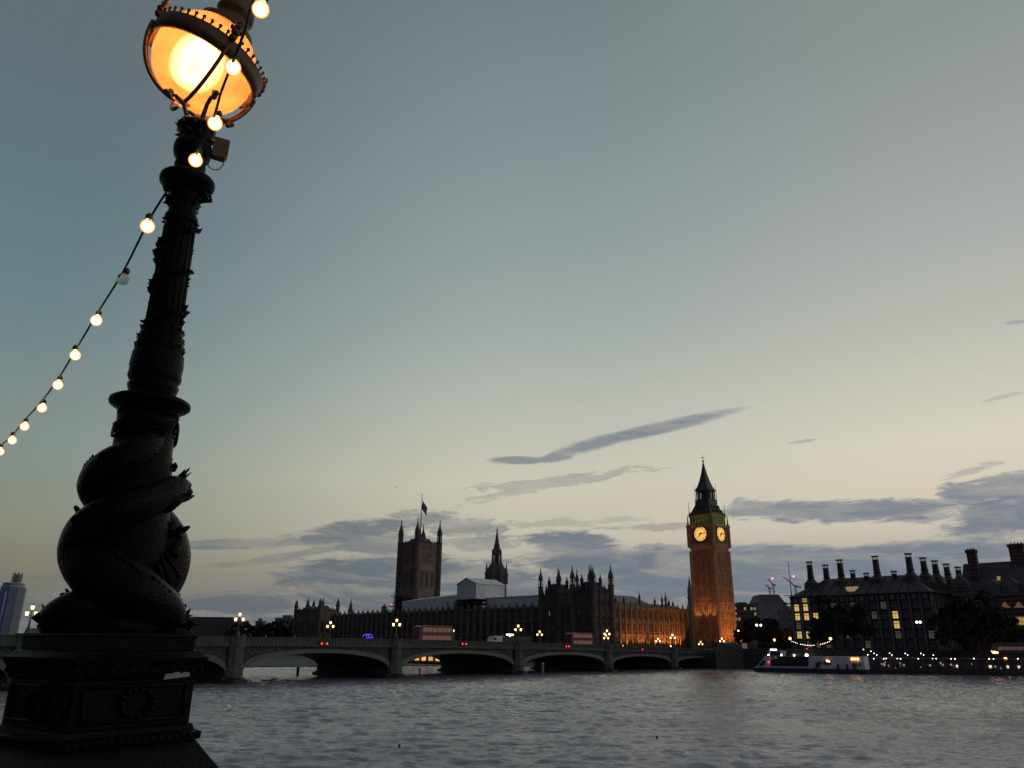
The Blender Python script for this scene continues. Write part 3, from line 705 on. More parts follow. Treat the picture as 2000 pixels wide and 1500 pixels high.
b.box(-1.3, 1.3, -1.3, 1.3, z5 + .7, z6 - .4); b.box(-3.6, 3.6, -3.6, 3.6, z6 - .4, z6)
for sx in (-1, 1):
    for sy in (-1, 1): b.lathe(sx * 3.8, sy * 3.8, [(z5 - 1.5, .2), (z6, .12), (z6 + 4, .04)], 5)
b.build('lantern', LEAD, ct)
b = MB(); b.sq(0, 0, [(z6, 3.75), (z6 + .5, 3.6), (z6 + (z7 - z6) * .16, 2.75), (z6 + (z7 - z6) * .36, 1.9), (z6 + (z7 - z6) * .6, 1.15), (z6 + (z7 - z6) * .82, .6), (z7, .28)]); b.build('spire', LEAD, ct)
b = MB(); b.lathe(0, 0, [(z7 - .2, .26), (z7 + .6, .16), (z7 + .8, .6), (z7 + 1.3, .55), (z7 + 1.5, .14), (z8, .06)], 8); b.box(-.9, .9, -.07, .07, z7 + 2.9, z7 + 3.1); b.box(-.07, .07, -.9, .9, z7 + 2.9, z7 + 3.1); b.build('finial', mat('dial_iron', (.03, .02, .015), .6), ct)
def spot(loc, target, power, col, ang, size=.5, blend=.6, name='floodlight_beam'):
    l = bpy.data.lights.new(name, 'SPOT'); l.energy = power; l.color = col; l.spot_size = rad(ang); l.spot_blend = blend; l.shadow_soft_size = size
    o = bpy.data.objects.new(name, l); COL.objects.link(o); o.location = loc
    o.rotation_euler = (Vector(target) - Vector(loc)).to_track_quat('-Z', 'Y').to_euler(); return o
def ctp(x, y, z): v = PW * x + PS * y; return (CTX + v.x, CTY + v.y, GZ + z)
OR = (1.0, .34, .07)
for c in (-4.2, 0, 4.2):
    spot(ctp(c * 1.3, -17, 1.0), ctp(c, -6.3, 9), 5200, OR, 62, .3)
    spot(ctp(c, -9.0, 13.5), ctp(c * .9, -6.3, 25), 1000, (1., .42, .1), 56, .12)
    spot(ctp(-9.4, c, 11.5), ctp(-6.3, c * .9, 22), 2200, (1., .42, .1), 54, .12)
    spot(ctp(-8.4, c, .5), ctp(-6.3, c * .9, 10), 240, OR, 55, .12)
spot(ctp(-46, -30, 2), ctp(0, 0, 38), 12500, (1., .29, .11), 60)
spot(ctp(-8, -52, 2), ctp(0, 0, 32), 9500, (1., .29, .11), 60)
for x, y in ((0, -8.2), (-8.2, 0)):
    for k in (-4, 0, 4):
        xx, yy = (k, y) if x == 0 else (x, k)
        spot(ctp(xx * 1.0, yy * 1.0, z3 - .2), ctp(xx * .8, yy * .7, z4 + 1), 60, (.75, 1.0, .22), 120, .3)
# small light housings for the visible flood lamps
b = MB()
for x, y, z in ((3, -15, 0.0),): b.box(x - .5, x + .5, -17.3, -16.8, z, z + .5)
b.build('floodlight', BLACK, ct)
# floodlights of the north front: one per few bays, on the ground before the wall
fl = empty('facade_floodlights', (*pal(13.2, -3), GZ), PA, 'row of small orange floodlights on the ground before the lit palace front', 'floodlight')
for k, (x, e) in enumerate(((5, 250), (9, 700), (14, 300), (18.5, 800), (24, 350), (30, 900), (35, 1000), (40, 800), (45, 900), (49, 900))):
    b = MB(); b.box(x - .3, x + .3, -.2, .2, 0, .35); b.build('lamp_head', BLACK, fl)
    q = pal(13.2 + x, -3.0); tq = pal(13.2 + x, .5); spot((q[0], q[1], GZ + .5), (tq[0], tq[1], GZ + 8), e * 2.6, OR, 88, .2)

# ------------------------------------------------------------------ square tower with flag
p = atY(812, 1240, 622.0)
vt = empty('square_tower', (p[0], p[1], GZ), PA, 'massive square gothic tower with four corner turrets and a flagpole', 'tower')
def zv(py, px=812): return hz(px, py, 622.) - GZ
hv = 11.0; zt_ = zv(1064)
b = MB(); b.box(-hv, hv, -hv, hv, 0, zt_)
for zz in (zv(1150), zv(1102), zv(1094), zv(1080), zt_ - .8): b.box(-hv - .4, hv + .4, -hv - .4, hv + .4, zz - .4, zz + .4)
b.build('wall', STONEV, vt)
b = MB()
for sg in (-1, 1):
    for k in range(1, 15):
        c = -hv + 2 * hv * k / 15; z0_ = zv(1100) if abs(k - 7.5) < 5 else 0
        b.box(c - .22, c + .22, sg * hv - .35, sg * hv + .35, z0_, zt_); b.box(sg * hv - .35, sg * hv + .35, c - .22, c + .22, z0_, zt_)
b.build('wall_rib', STONEV, vt)
add_windows(vt, [(-hv - .02, c, zv(1148)) for c in (-5, 0, 5)], 3.0, zv(1116) - zv(1148), 'y', DARKW, STONEV, 2)
add_windows(vt, [(c, -hv - .02, zv(1148)) for c in (-5, 0, 5)], 3.0, zv(1116) - zv(1148), 'x', DARKW, STONEV, 2)
for sx, sy, px, py in ((-1, -1, 812, 1010), (1, -1, 851, 1014), (-1, 1, 780, 1017), (1, 1, 822, 1022)):
    b = MB(); turret(b, sx * hv, sy * hv, 0, zt_ + 1, 2.3, hz(px, py, 622 + (15 if sy > 0 else (-15 if sx < 0 else 0))) - GZ); b.build('turret', STONE2, vt)
b = MB(); zr_ = zt_
for k in range(12):
    c = -hv + 1.6 + (2 * hv - 3.2) * k / 11
    for sg in (-1, 1):
        pinn(b, c, sg * hv, zr_, zr_ + 2.6, .4); pinn(b, sg * hv, c, zr_, zr_ + 2.6, .4)
b.frus(0, 0, zr_, zr_ + 4.5, 8, 8, 5.2, 5.2); b.frus(0, 0, zr_ + 4.5, zr_ + 6.5, 2.2, 2.2, 1.5, 1.5); b.build('roof', SLATE, vt)
zf = zv(965, 817)
b = MB(); b.lathe(0, 0, [(zr_ + 6, .45), (zf - .8, .2), (zf - .7, .5), (zf, .1)], 8); pole = b.build('flagpole', BLACK, vt)
fg = empty('flag', (p[0], p[1], GZ), 0, 'drooping union flag on the pole above the square tower', 'flag')
def flag_pt(u, w):
    return (.25 + u * 4.4 * (1 - .15 * w) + .3 * math.sin(w * 5 + u * 3), .5 * math.sin(u * 7 + w * 2), zf - 4.5 - w * 7.0 - u * 7.5 * (1 - .1 * w) - 0.3 * math.sin(u * 6))
def flag_part(u0, u1, w0, w1, m, off, nm):
    vs = []; fs = []; n_ = 10
    for i in range(n_ + 1):
        for j in range(n_ + 1):
            q = flag_pt(u0 + (u1 - u0) * i / n_, w0 + (w1 - w0) * j / n_); vs.append((q[0], q[1] + off, q[2]))
    for i in range(n_):
        for j in range(n_): a = i * (n_ + 1) + j; fs.append((a, a + 1, a + n_ + 2, a + n_ + 1))
    vs2 = [(x, y + (.04 if off >= 0 else -.04), z) for x, y, z in vs]; n3 = len(vs)
    MB().add(vs + vs2, fs + [tuple(reversed([i + n3 for i in f_])) for f_ in fs], True).build(nm, m, fg)
FB = mat('flag_blue', (.03, .03, .12), .8, 0, .1); FWt = mat('flag_white', (.4, .4, .4), .8, 0, .1); FR = mat('flag_red', (.35, .03, .04), .8, 0, .1)
flag_part(0, 1, 0, 1, FB, 0.0, 'cloth')
for off in (-.09, .09):
    flag_part(0, 1, .36, .64, FWt, off, 'white_cross'); flag_part(.4, .6, 0, 1, FWt, off, 'white_cross'); flag_part(0, 1, .42, .58, FR, off * 1.8, 'red_cross'); flag_part(.44, .56, 0, 1, FR, off * 1.8, 'red_cross')

# ------------------------------------------------------------------ central spire
Yc = 540.; p = atY(968, 1240, Yc)
cs = empty('central_spire', (p[0], p[1], GZ), PA, 'slim octagonal gothic spire behind the white sheeted roof', 'tower')
def zz_(py): return hz(967, py, Yc) - GZ
b = MB(); b.lathe(0, 0, [(0, 7.6), (zz_(1128), 7.4), (zz_(1126), 7.8), (zz_(1112), 6.8), (zz_(1104), 5.0), (zz_(1102), 3.7)], 8, PI / 8, False)
for k in range(8):
    a = PI / 8 + k * PI / 4; pinn(b, 7.2 * math.cos(a), 7.2 * math.sin(a), zz_(1140), zz_(1103) + (k % 2) * 2, .8)
    b.tube([(7.2 * math.cos(a), 7.2 * math.sin(a), zz_(1120)), (3.8 * math.cos(a), 3.8 * math.sin(a), zz_(1100))], .35, 4, False)
b.build('lower_stage', STONE2, cs)
b = MB()
for k in range(8):
    a = PI / 8 + k * PI / 4; x, y = 3.0 * math.cos(a), 3.0 * math.sin(a)
    b.lathe(x, y, [(zz_(1103), .75), (zz_(1076), .6), (zz_(1072), .1)], 4, a, False)
b.lathe(0, 0, [(zz_(1084), 3.1), (zz_(1076), 3.0), (zz_(1074), 2.5)], 8, PI / 8, False); b.lathe(0, 0, [(zz_(1103), 1.9), (zz_(1082), 1.9)], 8, 0, False)
b.build('open_lantern', STONE2, cs)
b = MB(); b.lathe(0, 0, [(zz_(1076), 2.7), (zz_(1066), 2.0), (zz_(1064), 2.2), (zz_(1063), 1.7), (zz_(1048), .9), (zz_(1036), .38), (zz_(1035), .7), (zz_(1034), .25), (zz_(1026), .06)], 8, PI / 8, False); b.build('spire', STONE2, cs)
# small lantern spire left of the scaffold
Yd = 545.; p = atY(681, 1240, Yd); ls = empty('lantern_spire', (p[0], p[1], GZ), PA, 'small stepped lantern spire between the small pavilion and the scaffold stair', 'tower')
def z9(py): return hz(680, py, Yd) - GZ
b = MB(); b.lathe(0, 0, [(0, 2.3), (z9(1211), 2.3), (z9(1209), 1.9), (z9(1192), 1.75), (z9(1190), 2.0), (z9(1189), 1.2), (z9(1182), 1.0), (z9(1181), 1.2), (z9(1180), .7), (z9(1173), .25), (z9(1166), .05)], 8, 0, False)
b.build('shaft', STONE2, ls)
b = MB()
for sg in (-1, 1): b.lathe(sg * 4.2, 0, [(0, .7), (z9(1208), .7), (z9(1207), .9), (z9(1200), .05)], 6)
b.box(-4.2, 4.2, -1, 1, 0, z9(1211)); b.build('side_pinnacle', STONE2, ls)

# ------------------------------------------------------------------ scaffolding and sheeting
def palz(px, py, x, y): return hz(px, py, pal(x, y)[1])
ws = palthing('sheeted_roof_box', 2, 81.5, GZ, 'large white sheeted gabled box on scaffolding above the palace roof')
zt0 = palz(925, 1140, 2, 81.5) - GZ; zb0 = palz(925, 1169, 2, 81.5) - GZ; zg = palz(908, 1130, 2, 90) - GZ
b = MB(); b.prism([(0, zb0), (15.5, zb0), (15.5, zt0), (7.7, zg), (0, zt0)], 0, 20, axis='x'); b.build('sheeting', SHEET, ws)
b = MB(); b.prism([(-.4, zt0 + .05), (7.7, zg + .1), (15.9, zt0 + .05), (15.9, zt0 + .3), (7.7, zg + .45), (-.4, zt0 + .3)], -.5, 20.5, axis='x'); b.build('roof_sheet', SHEET, ws)
b = MB()
for x in np.arange(0, 20.1, 2.5):
    for y in (-.1, 5, 10, 15.6): b.box(x - .08, x + .08, y - .08, y + .08, zb0 - 10, zb0)
for z in (zb0 - 6.5, zb0 - 4.4, zb0 - 2.2, zb0 - .25): b.box(-.9, 20.8, -1.0, 16.5, z - .12, z + .12)
for x in np.arange(0, 20, 2.5): b.tube([(x, -.2, zb0 - 6), (x + 2.5, -.2, zb0)], .07, 4, False)
b.build('scaffold', SCAF, ws)
b = MB()
for x in np.arange(.5, 20, 3.3): b.lathe(x, .2, [(zt0 + .3, .05), (zt0 + 1.7, .05)], 4)
b.build('guard_rail', SCAF, ws)
w2 = palthing('sheeted_long_roof', 2.5, 97.5, GZ, 'long sloping white sheeted roof cover left of the gabled sheeted box')
za = palz(889, 1190, 2.5, 98) - GZ; zb = palz(889, 1162, 2.5, 98) - GZ; zc2 = palz(777, 1200, 2.5, 147) - GZ; zd2 = palz(777, 1175, 2.5, 147) - GZ
b = MB(); b.add([(0, 0, za), (0, 0, zb), (9, 0, zb + 1.6), (18, 0, zb), (18, 0, za), (0, 49.5, zc2), (0, 49.5, zd2), (9, 49.5, zd2 + 1.6), (18, 49.5, zd2), (18, 49.5, zc2)], [(0, 1, 2, 3, 4), (9, 8, 7, 6, 5), (0, 5, 6, 1), (1, 6, 7, 2), (2, 7, 8, 3), (3, 8, 9, 4)]); b.build('sheeting', SHEET, w2)
b = MB()
for y in np.arange(1, 49, 2.2): b.box(-.6, -.45, y, y + .14, zc2 - 4, min(za, zc2) + .2)
b.box(-1.2, .2, .5, 49.5, min(za, zc2) - 3.4, min(za, zc2) - 3.1); b.build('scaffold', SCAF, w2)
w3 = palthing('sheeted_flat_roof', 9, 46, GZ, 'low white sheeted roof cover right of the central spire')
zq = palz(1010, 1166, 9, 60) - GZ
b = MB(); b.box(0, 10, -8, 36, zq - 8.5, zq); b.box(-.4, 10.4, -8.4, 36.4, zq + .003, zq + .35); b.build('sheeting', SHEET, w3)
b = MB()
for y in np.arange(-8, 36, 2.4): b.lathe(-.2, y, [(zq + .3, .05), (zq + 1.6, .05)], 4)
b.build('guard_rail', SCAF, w3)
st = palthing('scaffold_stair_tower', 5, 150, GZ, 'dark scaffold stair tower at the left foot of the square tower', 'scaffold')
zs1 = palz(756, 1152, 5, 155) - GZ; rs2 = random.Random(4)
b = MB()
for x in (0, 3, 6, 9):
    for y in (0, 3, 6, 9): b.box(x - .11, x + .11, y - .11, y + .11, 0, zs1 - 3)
b.build('scaffold_pole', SCAF, st)
b = MB(); z = Ht * .7; k = 0
while z < zs1 - 3:
    e = rs2.choice([0, .6, 1.5, 3.5]); b.box(-1 - e * .2, 10, -.5, 9.6 + e, z, z + .3); b.box(-.2, 9.2, -.2, 9.2, z + 1.1, z + 1.2); b.tube([(0, 0, z), (9, 0, z + 2.3)], .1, 4, False); b.tube([(0, 9, z), (0, 0, z + 2.3)], .1, 4, False)
    b.box(2, 8, 2, 8, z + .3, z + 2.3) if k % 2 else None
    z += 2.35; k += 1
b.build('deck_board', SCAF, st)
b = MB()
for x in (-.5, 4.5, 9.5):
    for q1, q2 in (((-1.5, zs1 - 3.2), (12, zs1 - 3.2)), ((12, zs1 - 3.2), (5, zs1 + .4)), ((5, zs1 + .4), (-1.5, zs1 - 1.2)), ((8, zs1 - 3.2), (5, zs1 + .4)), ((3, zs1 - 3.2), (5, zs1 + .4))): b.tube([(x, q1[0], q1[1]), (x, q2[0], q2[1])], .14, 4, False)
for q1 in ((12, zs1 - 3.2), (5, zs1 + .4), (-1.5, zs1 - 1.2)): b.tube([(-.5, q1[0], q1[1]), (9.5, q1[0], q1[1])], .14, 4, False)
b.build('roof_frame', SCAF, st)
b = MB(); b.ball((-1.2, 9.8, palz(749, 1180, 5, 158) - GZ), .42, 8, 6); b.build('warning_light', LAMPR, st)

# ------------------------------------------------------------------ terrace marquee seen under the bridge
tp_ = atY(832, 1289, 300.)
tm = empty('restaurant_boat', (float(tp_[0]), float(tp_[1]), .1), PA, 'long low boat with orange lit windows seen under the second bridge arch', 'boat')
CANV = mat('marquee_canvas', (.30, .18, .12), .8)
b = MB(); b.prism([(-1.5, -.6), (6.5, -.6), (7, .8), (-2, .8)], -38, 30, axis='y'); b.build('hull', BLACK, tm)
b = MB(); b.box(0, 5, -30, 28, .8, 3.1); b.build('cabin', CANV, tm)
b = MB()
for k in range(14): b.prism([(0 - .3, 3.1), (2.5, 4.3), (5.3, 3.1)], -30 + k * 4.2 + .1, -30 + k * 4.2 + 4.0, axis='y')
b.build('roof', CANV, tm)
for k in range(14):
    b = MB(); b.box(-.08, -.02, -30 + k * 4.2 + .7, -30 + k * 4.2 + 3.2, 1.2, 2.5); b.build('window', WINO if k % 3 else WINY, tm)
for k in range(8): b = MB(); b.ball((-.5, -28 + k * 7.4, 3.0), .25, 8, 6); b.build('lamp_globe', LAMPO, tm)

# ------------------------------------------------------------------ glass office block with tall chimneys
UA = math.atan2(-.73, .683); UU = Vector((math.cos(UA), math.sin(UA))); UV = Vector((-math.sin(UA), math.cos(UA)))
p = atY(1553, 1240, 335.); OB = Vector((p[0], p[1])); OG = GZ
ob = empty('chimneyed_office', (OB.x, OB.y, OG), UA, 'dark bronze office block with tall funnel chimneys and a few yellow windows', 'building')
LB = on_line(OB, UU, 1831, 1240); DB = 62.
def obp(u, v): q = OB + UU * u + UV * v; return (q.x, q.y)
def oz(px, py, u, v): return hz(px, py, obp(u, v)[1]) - OG
ze = oz(1555, 1166, 0, 0)
b = MB(); b.box(0, LB, 0, DB, 0, ze); b.build('wall', BRONZE, ob)
zrg = oz(1750, 1124, LB * .7, 11)
b = MB(); b.frus(LB / 2, DB / 2, ze, zrg, LB / 2 + .6, DB / 2 + .6, LB / 2 - 11, DB / 2 - 11)
nb = 14
for k in range(1, nb): 
    x = LB * k / nb; b.tube([(x, -.7, ze + .1), (11 + (x - 11) * 1.0 if 11 < x < LB - 11 else (11 if x <= 11 else LB - 11), 10.4, zrg)], .22, 4, False)
for k in range(1, 16):
    y = DB * k / 16; b.tube([(LB + .7, y, ze + .1), (LB - 10.4, min(max(y, 11), DB - 11), zrg)], .22, 4, False)
b.box(-.9, LB + .9, -.9, DB + .9, ze - .35, ze + .02)
b.build('roof', BRONZE2, ob)
b = MB()
for k in range(nb + 1):
    x = LB * k / nb; b.box(x - .42, x + .42, -1.0, -.02, 0, ze * .82); b.box(x - .3, x + .3, -.75, -.02, ze * .82, ze - .4)
for k in range(17):
    y = DB * k / 16; b.box(LB + .02, LB + 1.0, y - .42, y + .42, 0, ze * .82)
b.build('pillar', SAND, ob)
rows = [ze * f_ for f_ in (.045, .215, .385, .555, .725)]
litset = {(0, 4), (1, 4), (1, 3), (2, 3), (0, 3), (1, 1), (0, 1), (10, 3), (10, 2)}
first = {}
for k in range(nb):
    for j, z in enumerate(rows):
        lit = (k, j) in litset; dimk = (not lit) and rnd.random() < .28
        key = 'lit' if lit else ('dim' if dimk else 'dark')
        if key not in first:
            b = MB(); b.box(-.95, .95, -.12, -.03, 0, ze * .125); o = b.build('window', WINY if lit else (WINY3 if dimk else GREYGL), ob)
            if lit: o['label'] = 'yellow lit office window'
            b = MB(); b.box(-.05, .05, -.2, -.125, 0, ze * .125); b.box(-1.05, 1.05, -.22, -.125, ze * .085, ze * .095); b.build('window_frame', BLACK, o); first[key] = o
        else: o = copy_tree(first[key], ob)
        o.location = (LB * (k + .5) / nb, 0, z)
    if rnd.random() < 1:
        b = MB(); b.box(LB * (k + .5) / nb - .9, LB * (k + .5) / nb + .9, -.5, .1, ze * .885, ze * .965); o = b.build('attic_window', WINY2 if k == 1 else GREYGL, ob)
b = MB(); xw = LB * 6.3 / nb
b.add([(xw - 2.4, 2.6, oz(1674, 1146, xw, 3)), (xw + 2.4, 2.6, oz(1674, 1146, xw, 3)), (xw + 1.4, 1.2, oz(1674, 1157, xw, 1)), (xw - 1.4, 1.2, oz(1674, 1157, xw, 1)), (xw - 2.4, 6, oz(1674, 1146, xw, 3) - .4), (xw + 2.4, 6, oz(1674, 1146, xw, 3) - .4), (xw + 1.4, 6, ze), (xw - 1.4, 6, ze)],
      [(0, 1, 2, 3), (4, 7, 6, 5), (0, 4, 5, 1), (3, 2, 6, 7), (0, 3, 7, 4), (1, 5, 6, 2)]); b.build('roof_window', WINY2, ob)
b = MB()
for k in range(14): b.box(LB + .03, LB + .14, DB * (k + .5) / 16 - 1, DB * (k + .5) / 16 + 1, rows[k % 4 + 1], rows[k % 4 + 1] + ze * .12)
b.build('side_glazing', GREYGL, ob)
def chimney(u, v, zbase, ztop, big=True):
    b = MB(); r = 1.28 if big else 1.05; h = ztop - zbase
    if big:
        w = 2.85; b.lathe(u, v, [(zbase - 2.2, w * 1.15), (zbase + .3, w), (zbase + .4, w * .92), (zbase + .9, w * .72), (zbase + 1.6, w * .54), (zbase + 2.4, w * .42), (zbase + 2.7, r * 1.25), (zbase + 2.8, r * 1.25), (zbase + 2.9, r), (ztop - 1.5, r * .9)], 12, 0, False)
    else: b.lathe(u, v, [(zbase - 4, 1.4), (zbase, 1.3), (zbase + .4, r), (ztop - 1.2, r * .95)], 12, 0, False)
    za_ = ztop - (1.5 if big else 1.2); rr_ = r * .86
    for k in range(8):
        a = k * PI / 4; b.lathe(u + rr_ * .95 * math.cos(a), v + rr_ * .95 * math.sin(a), [(za_, .12), (ztop - .4, .14)], 4, a, False)
    b.lathe(u, v, [(ztop - .4, rr_ * 1.3), (ztop, rr_ * 1.4)], 12, 0, False); b.lathe(u, v, [(za_ - .5, rr_ * .9), (za_ - .1, rr_ * 1.15), (za_, rr_ * 1.15)], 12, 0, False)
    b.build('chimney', BRONZE, ob)
def ch_front(px, py, pyb, v, big=True):
    o2 = OB + UV * v; u = on_line(o2, UU, px + 4, 1140); chimney(u, v, oz(px, pyb + 6, u, v), oz(px, py, u, v), big)
for px, py, pyb, big in ((1581, 1097, 1134, True), (1641, 1093, 1131, True), (1712, 1086, 1126, True), (1778, 1081, 1121, True)): ch_front(px, py, pyb, 9.5, big)
ch_front(1612, 1103, 1136, 20, True)
for px, py, pyb in ((1664, 1114, 1134), (1690, 1119, 1132), (1745, 1115, 1126)): ch_front(px, py, pyb, 10, False)
for px, py, pyb in ((1806, 1089, 1121), (1828, 1095, 1124), (1850, 1101, 1129), (1872, 1107, 1134)):
    o2 = OB + UU * (LB - 9.5); v = on_line(o2, UV, px + 4, 1140); chimney(LB - 9.5, v, oz(px, pyb + 6, LB - 9.5, v), oz(px, py, LB - 9.5, v), True)
b = MB(); b.lathe(.6, -.6, [(ze - 1, .22), (oz(1548, 1097, 0, 0), .1)], 6); b.build('flagpole', BLACK, ob)
b = MB(); b.box(-3.2, 0, -.2, .2, ze + .4, ze + .7); b.box(-4.2, .1, -.2, .2, ze * .86, ze * .88); b.build('corner_bracket', BRONZE2, ob)

# ------------------------------------------------------------------ banded brick building, far right
p = atY(1888, 1240, 306.); NB = Vector((p[0], p[1]))
nb_ = empty('banded_brick_building', (NB.x, NB.y, GZ), UA, 'banded brick building with a steep roof and two tall striped chimneys', 'building')
def nz(px, py, u, v): q = NB + UU * u + UV * v; return hz(px, py, q.y) - GZ
ne = nz(1950, 1160, 15, 0); nr_ = nz(1960, 1097, 15, 9)
b = MB(); b.box(0, 60, 0, 20, 0, ne); b.build('wall', BRICK, nb_)
b = MB()
for k in range(9): b.box(-.05, 60.05, -.06, 20.05, ne * .30 + k * ne * .075, ne * .30 + k * ne * .075 + .4)
b.box(-.3, 60.3, -.4, 20.3, ne - .6, ne - .05); b.build('stone_band', PORTL, nb_)
b = MB(); b.prism([(-.5, ne), (20.5, ne), (11.5, nr_), (8.5, nr_)], .5, 60, axis='x'); b.build('roof', SLATE, nb_)
b = MB(); b.prism([(-3.4, ne - 2), (4.6, ne - 2), (4.6, ne + 2), (3.6, ne + 3), (3.2, ne + 5.2), (1.6, ne + 6.6), (.6, ne + 8.2), (-.4, ne + 6.6), (-2.0, ne + 5.2), (-2.4, ne + 3), (-3.4, ne + 2)], -.6, 3, axis='y'); g_ = b.build('gable', mat('gable_stone', (.20, .165, .15), .9), nb_)
b = MB()
for k in range(5): b.box(-3.45 + k * .3, 4.65 - k * .3, -.68, -.61, ne - 1.6 + k * 1.4, ne - 1.2 + k * 1.4)
b.box(-.1, 1.3, -.72, -.61, ne + 1.2, ne + 3.2); b.build('gable_band', BRICK, nb_)
for px, pt, pb, w, v in ((1898, 1074, 1125, 1.55, 4.5), (1989, 1063, 1112, 2.4, 9)):
    o2 = NB + UV * v; u = on_line(o2, UU, px + 3, 1100); zb_ = nz(px, pb, u, v); zt2 = nz(px, pt, u, v)
    b = MB(); b.box(u - w, u + w, v - w * .8, v + w * .8, zb_ - 5, zt2 - 1.2); b.box(u - w - .3, u + w + .3, v - w * .8 - .3, v + w * .8 + .3, zt2 - 1.2, zt2); c_ = b.build('chimney', BRICK, nb_)
    b = MB()
    for k in range(7): zz = zb_ + (zt2 - zb_) * k / 7.; b.box(u - w - .05, u + w + .05, v - w * .8 - .05, v + w * .8 + .05, zz, zz + .3)
    for k in range(4): b.lathe(u - w * .7 + k * w * .47, v, [(zt2, .22), (zt2 + .7, .2)], 6)
    b.build('chimney_band', mat('band_stone', (.22, .15, .13), .9), c_)
for px in (1942, 1980, 2010):
    u = on_line(NB, UU, px, 1150); b = MB(); b.box(u - 1.5, u + 1.5, -.5, 4, ne + .1, ne + 3.4); b.prism([(u - 1.9, ne + 3.4), (u + 1.9, ne + 3.4), (u, ne + 5.6)], -.6, 4, axis='y'); d = b.build('dormer', PORTL, nb_)
    b = MB(); b.box(u - 1.1, u + 1.1, -.58, -.505, ne + .5, ne + 3.0); b.build('pane', GREYGL, d)
for px in (1943, 1981):
    u = on_line(NB, UU, px, 1120); z = nz(px, 1130, u, 4); b = MB(); b.box(u - .5, u + .5, 3.2, 6, z - .8, z + .8); b.build('skylight', WINY2 if px == 1943 else GREYGL, nb_)
for px in (1963, 1990, 2012):
    u = on_line(NB, UU, px, 1180); z0_ = nz(px, 1187, u, 0); z1_ = nz(px, 1175, u, 0)
    b = MB(); b.prism([(u - 1.7, z0_), (u + 1.7, z0_), (u + .9, z0_ + (z1_ - z0_) * .45), (u, z1_), (u - .9, z0_ + (z1_ - z0_) * .45)], -.5, -.08, axis='y'); o = b.build('window_gable', glow('lit_gable', (1., .5, .28), .09), nb_)
    u = on_line(NB, UU, px + 3, 1215); z0_ = nz(px, 1221, u, 0); z1_ = nz(px, 1205, u, 0)
    b = MB(); b.box(u - 1.7, u + 1.7, -.2, -.08, z0_, z1_); o = b.build('window', glow('lit_window_soft', (1.0, .62, .2), .36), nb_, 'yellow lit window with glazing bars')
    b = MB()
    for k in range(4): b.box(u - 1.75 + k * 1.14, u - 1.65 + k * 1.14, -.3, -.205, z0_, z1_)
    for k in range(3): b.box(u - 1.75, u + 1.75, -.32, -.305, z0_ + (z1_ - z0_) * k * .45, z0_ + (z1_ - z0_) * k * .45 + .12)
    b.build('glazing_bar', BRICK, o)

# ------------------------------------------------------------------ blocks between clock tower and office
def block(name, label, px0, px1, pyt, Y, depth, m, wins=None, floors=6, cols=6, roofm=None, z0=GZ, lit=.0, rz=0.0, fm=DARKW):
    a = atY(px0, 1240, Y); c = atY(px1, 1240, Y); w = c[0] - a[0]
    r = empty(name, (float(a[0] + w / 2), Y, z0), 0, label, 'building'); h = hz((px0 + px1) / 2, pyt, Y) - z0
    b = MB(); b.box(-w / 2, w / 2, 0, depth, 0, h); b.build('wall', m, r)
    b = MB(); b.box(-w / 2 - .3, w / 2 + .3, -.3, depth + .3, h, h + .6); b.box(-w * .2, w * .15, 2, depth * .6, h + .6, h + 2.6); b.build('roof', roofm or m, r)
    fw = w / cols; fh = h / floors; f1 = {}
    for i in range(cols):
        for j in range(floors):
            lt = rnd.random() < lit
            if lt not in f1:
                bb = MB(); bb.box(-fw * .3, fw * .3, -.12, -.02, 0, fh * .5); f1[lt] = bb.build('window', WINY2 if lt else fm, r); o = f1[lt]
            else: o = f1[lt].copy(); COL.objects.link(o); o.parent = r
            o.location = (-w / 2 + fw * (i + .5), 0, fh * (j + .3))
    return r, h, w
block('brown_office', 'dark brown office block with scattered dim windows right of the clock tower', 1437, 1482, 1184, 520, 20, mat('brown_clad', (.10, .075, .075), .8), floors=8, cols=7, lit=.25)
r, h, w = block('wrapped_tower', 'grey sheeted office tower with cranes above it', 1485, 1543, 1178, 600, 26, CONC, floors=7, cols=5, fm=mat('wrap_panel', (.17, .175, .20), .7))
b = MB(); b.frus(0, 13, h + .6, h + 6.5, w / 2 - 1, 12, w / 2 - 4, 9); b.build('plant_room', SLATE, r)
r, h, w = block('grey_side_block', 'narrow grey block between the sheeted tower and the chimneyed office', 1541, 1556, 1192, 480, 16, mat('side_grey', (.16, .15, .16), .8), floors=6, cols=3)
r, h, w = block('low_street_block', 'low dim building behind the trees at the street corner', 1478, 1556, 1232, 380, 14, mat('low_grey', (.12, .11, .12), .8), floors=3, cols=8, lit=.12)
